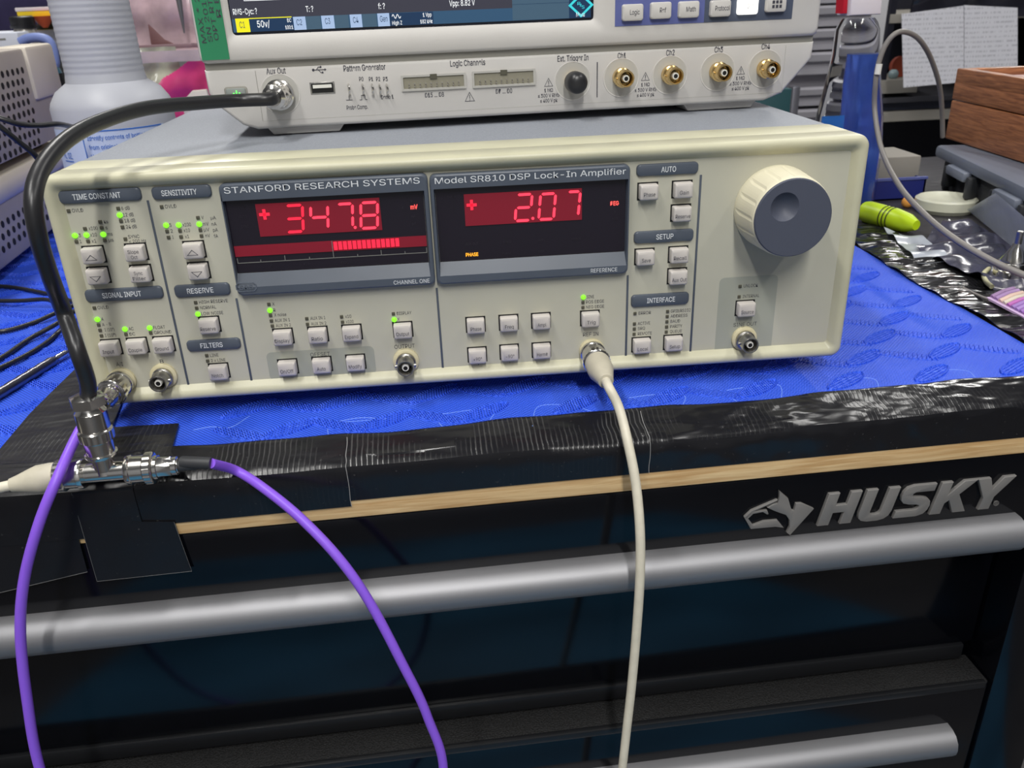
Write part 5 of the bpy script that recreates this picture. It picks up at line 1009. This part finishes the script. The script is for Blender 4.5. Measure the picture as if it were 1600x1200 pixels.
tag(obj('steel_pick', mb, None, WLD), 'slim grey steel tweezer tip hanging in front of the pale bag', 'tool')

# ================================================================== RIGHT SIDE
# clear spray bottle with blue liquid
sy = .40
lv = [(-60, 1318, 1362), (28, 1318, 1364), (34, 1314, 1368), (46, 1308, 1371), (85, 1303, 1371), (130, 1293, 1372), (180, 1280, 1374), (230, 1272, 1372), (334, 1262, 1357)]
def ring(v, ul, ur, inset=0, d=.028, n=40):
    a, b = at(ul, v, sy), at(ur, v, sy); cx = (a.x + b.x) / 2; rx = (b.x - a.x) / 2 - inset; z = (a.z + b.z) / 2; dd = min(d, rx * .8)
    return [Vector((cx + rx * math.copysign(abs(math.cos(t)) ** .8, math.cos(t)), sy + dd * math.copysign(abs(math.sin(t)) ** .8, math.sin(t)), z)) for t in [2 * PI * k / n for k in range(n)]]
spb = thing('spray_bottle', 'clear spray bottle half full of blue liquid with white and red trigger head', 'bottle', WLD, (at(1320, 334, sy).x, sy, at(1320, 334, sy).z))
M['clearpl'] = mat('clear_plastic', (.95, .96, .97), .03, trans=1, ior=1.03, coat=.8); M['bluel'] = mat('blue_liquid', s2l(70, 110, 235), .02, trans=.62, ior=1.2, emit=None)
M['bluel'].node_tree.nodes['Principled BSDF'].inputs['Base Color'].default_value = (*s2l(96, 138, 240), 1)
obj('bottle_body', MB().loft([ring(*l) for l in lv[1:]], 'clearpl', True, True, True), spb)
obj('blue_liquid', MB().loft([ring(*l, .0012, .026) for l in [(84, 1324, 1371), (130, 1318, 1372), (180, 1314, 1374), (230, 1312, 1372), (334, 1308, 1357)]], 'bluel', True, True, True), spb, label='blue cleaning liquid')
pa, pb_ = at(1272, 184, sy - .03), at(1320, 178, sy - .03)
pa, pb_ = at(1284, 184, sy - .004), at(1320, 178, sy - .004)
obj('label', MB().box(pa.x, pb_.x, sy - .0045, sy - .004, at(1300, 235, sy - .004).z, at(1300, 181, sy - .004).z, mat('sky_blue_label', s2l(50, 140, 235), .45)), spb, label='bright sky blue label')
hq = [at(*q, sy) for q in [(1318, 24), (1366, 22), (1372, -40), (1322, -40)]]
obj('spray_head', MB().prism([(p.x, p.z) for p in hq], sy - .014, sy + .014, mat('white_nozzle', s2l(225, 218, 222), .4), .002), spb); hq = [at(*q, sy) for q in [(1311, 21), (1318, 21), (1322, -40), (1315, -40)]]
obj('trigger', MB().prism([(p.x, p.z) for p in hq], sy - .008, sy + .008, mat('red_trigger', s2l(190, 24, 44), .4), .001), spb, label='red trigger')
# grey cable loop
gl = [(1600, 430, .095), (1545, 405, .11), (1490, 372, .14), (1445, 335, .19), (1405, 290, .26), (1378, 235, .33), (1367, 175, .36), (1368, 130, .36), (1373, 98, .36), (1385, 68, .36), (1402, 51, .36), (1422, 52, .37), (1440, 66, .38), (1456, 95, .40), (1468, 135, .42), (1472, 175, .435), (1473, 214, .445)]
P = [WLD.hit(1700, 470, 1, .06)] + [at(u, v, y) for u, v, y in gl]
gc = thing('grey_cable', 'thin grey cable standing up in a tall loop right of the spray bottle', 'cable', WLD, at(1445, 335, .22))
obj('jacket', MB().tube(catmull(P, 8), .0024, 'cable_gry', 12), gc); a_, b_ = at(1371, 116, .358), at(1374, 100, .358); obj('marker_sleeve', MB().tube([a_, (a_ + b_) / 2, b_], .0029, 'teflon', 12), gc, label='short white sleeve')
# toolbox and wooden box
p_c = at(1462, 226, .47)                        # near top left corner of the lid
pf = WLD.hit(1600, 292, 2, p_c.z); d_ = (pf - p_c); ang = math.degrees(math.atan2(d_.y, d_.x)); print('toolbox', p_c, pf, ang)
TB = Frame((p_c.x, p_c.y, -.0116), ang); th = p_c.z + .0116
tbx = thing('black_toolbox', 'black plastic toolbox with grey lid rim under the wooden box', 'toolbox', TB, (.25, .12, 0))
M['tbx'] = mat('matte_black_plastic', s2l(40, 42, 46), .55, bump=.2, bscale=400); M['tbrim'] = mat('grey_lid_rim', s2l(108, 114, 128), .45)
obj('box_body', MB().box(.008, .52, .008, .24, 0, th - .011, 'tbx', .006), tbx); obj('lid', MB().box(0, .53, 0, .25, th - .013, th, 'tbrim', .004), tbx, label='grey lid rim')
for k in range(4): x_ = .055 + k * .12; obj('latch', MB().box(x_, x_ + .05, -.006, .004, th - .021, th - .011, 'tbrim', .003).box(x_ + .052, x_ + .060, -.004, .01, th - .036, th - .014, 'tbx', .002).box(x_ - .010, x_ - .002, -.004, .01, th - .036, th - .014, 'tbx', .002), tbx)
for k in range(5): obj('side_rib', MB().box(.03 + k * .12, .036 + k * .12, .003, .012, .004, th - .024, 'tbx', .001), tbx)
q1 = WLD.hit(1476, 216, 2, p_c.z + .001); q2 = WLD.hit(1600, 255, 2, q1.z); d_ = q2 - q1; ang2 = math.degrees(math.atan2(d_.y, d_.x)); print('wood', q1, q2, ang2)
zt_w = WLD.hit(1492, 107, 1, q1.y).z; ht = zt_w - q1.z
WB = Frame((q1.x, q1.y, q1.z), ang2); hsplit = WLD.hit(1486, 155, 1, q1.y).z - q1.z
wbx = thing('wooden_box', 'reddish brown wooden box with open tray top on the black toolbox', 'box', WB, (.15, .1, 0)); WBase = q1.z
obj('lower_box', MB().box(0, .42, 0, .24, 0, hsplit - .0008, 'walnut', .0015), wbx)
mb = MB(); hh = ht
mb.box(.0, .42, .0, .24, hsplit + .0004, ht - .014, 'walnut', .001); mb.box(0, .42, 0, .012, ht - .015, ht, 'walnut', .001).box(0, .42, .228, .24, ht - .015, ht, 'walnut', .001).box(0, .012, .012, .228, ht - .015, ht, 'walnut', .001).box(.408, .42, .012, .228, ht - .015, ht, 'walnut', .001)
mb.box(.012, .408, .012, .228, ht - .014, ht - .008, mat('pinkish_lining', s2l(196, 170, 168), .5))
obj('upper_box', mb, wbx)
# items on the cover sheet
def bt(u, v, z=.001): return CAB.hit(u, v, 2, z)
a_, b_ = bt(1352, 330, .010), bt(1432, 352, .010)
ym = thing('yellow_marker', 'thick yellow green highlighter pen lying beside the cream instrument', 'highlighter', CAB, a_)
L_ = (b_ - a_).length; ax = (b_ - a_).normalized(); M['hi'] = mat('highlighter_yellow', s2l(190, 220, 30), .4)
obj('pen_body', MB().lathe([(0, .0095), (.004, .0105), (L_ * .6, .0105), (L_ * .85, .0085), (L_, .0045)], a_, ax, 'hi', 24), ym)
mb = MB()
for k in range(3): mb.lathe([(L_ * (.42 + .07 * k), .0109), (L_ * (.44 + .07 * k), .0109)], a_, ax, 'black', 24, cap0=False, cap1=False)
obj('pen_print', mb, ym, label='black printed rings')
c_ = bt(1476, 326, .002); dk = thing('pale_disc', 'round pale cream dish lying on the dark bench sheet', 'dish', CAB, (c_.x, c_.y, 0.0006)); rd = (bt(1520, 322).x - bt(1436, 328).x) / 2
obj('dish', MB().lathe([(0, rd * .9), (.004, rd), (.012, rd * .98), (.0135, rd * .9), (.012, rd * .82), (.010, rd * .6)], (c_.x, c_.y, .0006), (0, 0, 1), mat('ivory_plastic', s2l(196, 196, 178), .4), 48), dk)
# ESD bag
M['esd'] = mat('dark_crinkled_film', s2l(62, 62, 78), .22, noise=.35, nscale=40, bump=1, bscale=60, coat=.4)
def flatbag(pts, z, m, amp=.004, seed=1, n=26):
    A, B, C2, D2 = [bt(*p) for p in pts]
    def fn(a, b): p = A * (1 - a) * (1 - b) + B * a * (1 - b) + C2 * a * b + D2 * (1 - a) * b; return p.x, p.y
    return wavy(fn, n, n, m, amp, seed, z)
tag(obj('antistatic_bag', flatbag([(1430, 395), (1600, 480), (1640, 402), (1482, 346)], .003, 'esd', .0045, 3, 40), None, CAB), 'dark crinkled antistatic bag lying under the grey cable at the right', 'bag')
M['film'] = mat('milky_film', s2l(190, 196, 206), .2, alpha=.7, bump=.6, bscale=50)
tag(obj('clear_bag', flatbag([(1436, 414), (1487, 412), (1436, 372), (1380, 362)], .0025, 'film', .0025, 5), None, CAB), 'small milky clear bag corner beside the shiny black tape', 'bag')
p = [bt(1520, 330, .02), bt(1556, 302, .06), bt(1600, 345, .05), bt(1600, 380, .01)]
tag(obj('clear_bag_flap', MB().add([bt(1512, 328, .010), bt(1556, 302, .050), bt(1640, 372, .045), bt(1600, 400, .012)], [(0, 1, 2, 3)], 'film').add([v + Vector((0, .001, 0)) for v in [bt(1512, 328, .010), bt(1556, 302, .050), bt(1640, 372, .045), bt(1600, 400, .012)]], [(3, 2, 1, 0)], 'film'), None, CAB), 'upturned shiny flap of a clear bag in front of the toolbox', 'bag')
# stud component
s0 = bt(1577, 440, .0015); stt = thing('stud_device', 'metal can component with threaded stud standing on the bench at the right edge', 'electronic component', CAB, s0)
obj('can', MB().lathe([(0, .0125), (.010, .0128), (.0105, .0115), (.014, .0115), (.016, .0110), (.0165, .0098), (.018, .0095), (.026, .0045), (.030, .0032)], s0, (0, 0, 1), 'nickel', 32), stt); obj('stud', MB().lathe([(0, .0026), (.0095, .0026), (.010, .0020)], s0 + Vector((0, 0, .0295)), (0, 0, 1), 'nickel_dk', 16), stt)
# taped row of resistors
e0_, e1_ = bt(1546, 470, .001), bt(1640, 520, .001); dv = (e1_ - e0_).normalized(); pv = Vector((-dv.y, dv.x, 0))
rs = thing('taped_component_strip', 'pale pink tape strip holding a row of violet and cream wires at the right edge', 'component strip', CAB, e0_); 
Q = [e0_, e0_ + dv * .06, e0_ + dv * .06 - pv * .003, e0_ - pv * .003]; obj('carrier_tape', MB().slab([(q.x, q.y) for q in Q], .0025, .0040, mat('lilac_tape', s2l(206, 178, 216), .5)), rs)
cols = [(150, 120, 160), (160, 130, 175), (214, 186, 172), (206, 196, 180), (176, 100, 170), (150, 116, 180), (160, 128, 190), (150, 110, 180), (176, 92, 168), (216, 190, 176)]
for k, cc in enumerate(cols):
    a_ = e0_ + dv * (.002 + .0046 * k); b2 = a_ + pv * .017 - dv * .002 * (1 - k / 10)
    mb = MB(); mb.tube([a_ + Vector((0, 0, .0032)), (a_ + b2) / 2 + Vector((0, 0, .0062)), b2 + Vector((0, 0, .0075))], [.0021, .0024, .0024], mat('wire_colour', s2l(*cc), .5), 8); obj('wire_bundle', mb, rs)
wl = [bt(1545, 420, .006), bt(1537, 428, .007), bt(1541, 440, .007), bt(1550, 448, .006)]; tag(obj('cream_wire', MB().tube(catmull(wl, 5), .0018, mat('cream_insulation', s2l(190, 186, 150), .5), 10), None, CAB), 'short bent cream wire beside the metal stud component', 'wire')
wl = [bt(1505, 450, .003), bt(1530, 462, .003), bt(1546, 468, .003)]; tag(obj('grey_wire', MB().tube(catmull(wl, 4), .0010, 'cable_gry', 8), None, CAB), 'short straight grey wire at the left end of the component strip', 'wire')
ob_ = bt(1418, 316, .006); tag(obj('orange_bead', MB().sphere(ob_, .006, mat('orange_bead_plastic', s2l(216, 150, 70), .3), 16), None, CAB), 'tiny orange bead behind the yellow highlighter', 'bead')
tag(obj('circuit_board', MB().box(0, .05, 0, .03, 0, .0016, mat('green_board', s2l(52, 110, 50), .4, noise=.3, nscale=200)).box(.004, .024, .004, .012, .0016, .010, mat('white_connector', s2l(214, 212, 208), .5), .0005).box(.0, .0, 0, 0, 0, 0, 'gold'), None, Frame(CAB.M @ bt(1583, 425, .0015), 20)), 'small green circuit board with white block at the right edge', 'circuit board')
# storage behind
ty = WLD.hit(1400, 312, 2, -.0114).y; a_, b_ = at(1335, 312, ty), at(1447, 284, ty); zt_ = at(1400, 282, ty).z
bb = thing('blue_tray', 'dark blue tray on the bench behind the highlighter', 'tray', WLD, (a_.x, ty, -.0114)); M['trayb'] = mat('dark_blue_metal', s2l(34, 42, 110), .4)
obj('tray_body', MB().box(a_.x, b_.x, ty, ty + .002, -.0114, zt_, 'trayb').box(a_.x, b_.x, ty + .088, ty + .09, -.0114, zt_, 'trayb').box(a_.x, a_.x + .002, ty, ty + .09, -.0114, zt_, 'trayb').box(b_.x - .002, b_.x, ty, ty + .09, -.0114, zt_, 'trayb').box(a_.x, b_.x, ty, ty + .09, -.0114, -.0100, 'trayb'), bb); obj('tray_rim', MB().box(a_.x - .001, b_.x + .001, ty - .001, ty + .0025, zt_, zt_ + .0025, mat('blue_rim', s2l(84, 92, 150), .4)), bb)
cy_ = ty + .02; a_, b_ = at(1340, 279, cy_), at(1441, 243, cy_); tag(obj('grey_carton', MB().box(a_.x, b_.x, cy_, ty + .080, -.0096, b_.z, mat('grey_card', s2l(140, 136, 128), .7), .002), None, WLD), 'plain grey carton standing in the blue tray', 'box')
# shelf unit far right
SH = 1.25; M['shelfdk'] = mat('black_shelf_steel', s2l(30, 31, 42), .5); M['shelfgr'] = mat('grey_shelf_steel', s2l(86, 86, 92), .4, .3); M['creamm'] = mat('cream_board', s2l(150, 146, 138), .6)
sh = thing('storage_shelves', 'dark steel storage shelves in the background right of the spray bottle', 'shelf', WLD, (at(1480, 240, SH).x, SH + .2, -.95))
xA, xB = at(1372, 150, SH).x, at(1700, 150, SH).x; xC = at(1372, 150, SH + .27).x
obj('back_panel', MB().box(xC, xB + .10, SH + .27, SH + .28, -.95, .60, 'shelfdk'), sh); obj('upright', MB().box(xA, xA + .012, SH, SH + .012, -.95, .60, 'shelfdk'), sh); obj('side_panel', MB().box(xB, xB + .01, SH, SH + .28, -.95, .60, 'shelfdk'), sh)
def brd(v0, v1, m, y=SH, x0=None, x1=None): z1_, z0_ = at(1450, v0, y).z, at(1450, v1, y).z; xa_, xb_ = x0 or xA, x1 or xB; return MB().slab([(xa_, y - .002), (xb_, y - .002), (xb_ + (0 if x1 else 0), y + .265), (xa_ + (xC - xA), y + .265)], z0_, z1_, m, .001)
obj('shelf_board', brd(20, 34, 'creamm'), sh, label='cream shelf board'); obj('shelf_board', brd(122, 143, 'creamm', SH, None, at(1432, 140, SH).x), sh, label='cream shelf board'); obj('shelf_board', brd(150, 158, 'shelfgr'), sh); obj('shelf_board', brd(172, 187, 'creamm'), sh, label='pale ribbed shelf edge'); obj('shelf_board', brd(325, 345, 'shelfdk'), sh)
obj('drawer_front', MB().box(xA + .005, xB - .005, SH + .01, SH + .03, at(1450, 171, SH).z, at(1450, 158, SH).z, mat('blue_black_steel', s2l(44, 48, 64), .4)), sh)
a_ = at(1404, 104, SH + .05); tag(obj('orange_reel', MB().lathe([(0, .020), (.012, .020)], a_, (0, -1, .1), mat('dark_orange', s2l(150, 66, 44), .5), 24), None, WLD), 'small dark orange reel on the shelf between bottle and papers', 'reel'); a_ = at(1396, 116, SH + .02); tag(obj('glass_knob', MB().sphere(a_, .010, mat('pale_glass', s2l(140, 160, 164), .15), 16), None, WLD), 'small pale glass knob below the orange reel', 'knob')
# film draped over shelf
M['bfilm'] = mat('black_glossy_film', (.02, .02, .03), .12, bump=1, bscale=25)
tag(obj('black_film', drape(1430, -30, 1640, 24, 1.18, 'bfilm', .008, 30, 8), None, WLD), 'glossy black plastic film hanging above the paper sheets', 'plastic film')
# papers
def make_paper():
    m = mat('printed_paper', s2l(190, 190, 198), .7); nt, b = nodes(m); tc = nt.nodes.new('ShaderNodeTexCoord'); sp_ = nt.nodes.new('ShaderNodeSeparateXYZ'); nt.links.new(tc.outputs['Object'], sp_.inputs[0])
    ln = mathn(nt, 'GREATER_THAN', mathn(nt, 'SINE', mathn(nt, 'MULTIPLY', sp_.outputs[2], 760)), .25)
    mp = nt.nodes.new('ShaderNodeMapping'); mp.inputs['Scale'].default_value = (60, 1, 9); nt.links.new(tc.outputs['Object'], mp.inputs['Vector']); n = nt.nodes.new('ShaderNodeTexNoise'); n.inputs['Scale'].default_value = 6; nt.links.new(mp.outputs['Vector'], n.inputs['Vector'])
    fac = mathn(nt, 'MULTIPLY', mathn(nt, 'MULTIPLY', ln, mathn(nt, 'GREATER_THAN', n.outputs['Fac'], .5)), .45)
    mx = nt.nodes.new('ShaderNodeMix'); mx.data_type = 'RGBA'; mx.inputs['A'].default_value = (*s2l(226, 226, 234), 1); mx.inputs['B'].default_value = (*s2l(150, 150, 160), 1); nt.links.new(fac, mx.inputs['Factor']); nt.links.new(mx.outputs['Result'], b.inputs['Base Color']); return m
M['paper'] = make_paper()
for P_, lb in (([(1409, 22), (1506, 9), (1506, 128), (1412, 137)], 'left printed paper sheet hanging on the dark shelves'), ([(1507, 8), (1590, 12), (1590, 110), (1507, 127)], 'right printed paper sheet hanging on the dark shelves above the wooden box')):
    Q = [at(*q, 1.15) for q in P_]; tag(obj('paper_sheet', MB().prism([(q.x, q.z) for q in Q], 1.150, 1.1515, 'paper'), None, WLD), lb, 'paper', 'paper sheets on the shelves')
# corrugated grey unit behind the scope's right side
CY = 1.55; M['corr'] = mat('grey_metal', s2l(176, 174, 182), .4)
a_, b_ = at(1150, 200, CY), at(1366, 0, CY); cu_ = thing('grey_drawer_unit', 'grey ribbed metal drawer unit far behind the oscilloscope', 'cabinet', WLD, (a_.x, CY, -.95))
obj('carcass', MB().box(a_.x, b_.x, CY + .03, CY + .45, -.95, .95, 'corr'), cu_)
vs_ = [(-60, -28), (-26, 6), (8, 42), (44, 78), (80, 116), (134, 164), (168, 200), (204, 240), (244, 290)]
for v0, v1 in vs_:
    z1_, z0_ = at(1300, v0, CY).z, at(1300, v1, CY).z; h_ = z1_ - z0_
    pf_ = [(.0, 0), (-.012, .06 * h_), (-.012, .30 * h_), (-.004, .36 * h_), (-.004, .52 * h_), (-.018, .62 * h_), (-.020, .9 * h_), (-.010, h_), (.028, h_), (.028, 0)]
    mb = MB(); mb.loft([[Vector((x_, CY + p[0], z0_ + p[1])) for p in pf_] for x_ in (a_.x + .004, b_.x - .004)], 'corr', False, True, True); obj('drawer', mb, cu_)
tag(obj('grey_post', MB().box(at(1236, 170, 1.3).x, at(1248, 170, 1.3).x, 1.30, 1.33, -.95, at(1250, 135, 1.3).z, mat('steel_post', s2l(120, 120, 128), .35, .6), .003), None, WLD), 'thin grey metal post seen between oscilloscope and spray bottle', 'post')
a_, b_ = at(1180, 180, .9), at(1237, 148, .9); tag(obj('teal_box', MB().box(a_.x, b_.x, .90, 1.05, -.3, at(1200, 140, .9).z, mat('dark_teal', s2l(34, 74, 80), .6), .002), None, WLD), 'dark teal box behind the oscilloscope foot', 'box')
# rear table carrying the things behind
tag(obj('rear_table', MB().box(-2.6, 1.15, .84, 1.18, -.34, -.30, mat('dark_table', s2l(60, 60, 66), .6), .002).box(-2.55, -2.5, .86, .90, FLOOR, -.34, 'shelfdk').box(1.05, 1.1, .86, .90, FLOOR, -.34, 'shelfdk').box(-2.55, -2.5, 1.1, 1.14, FLOOR, -.34, 'shelfdk').box(1.05, 1.1, 1.1, 1.14, FLOOR, -.34, 'shelfdk'), None, WLD), 'low dark table behind the bench carrying bottles', 'table')
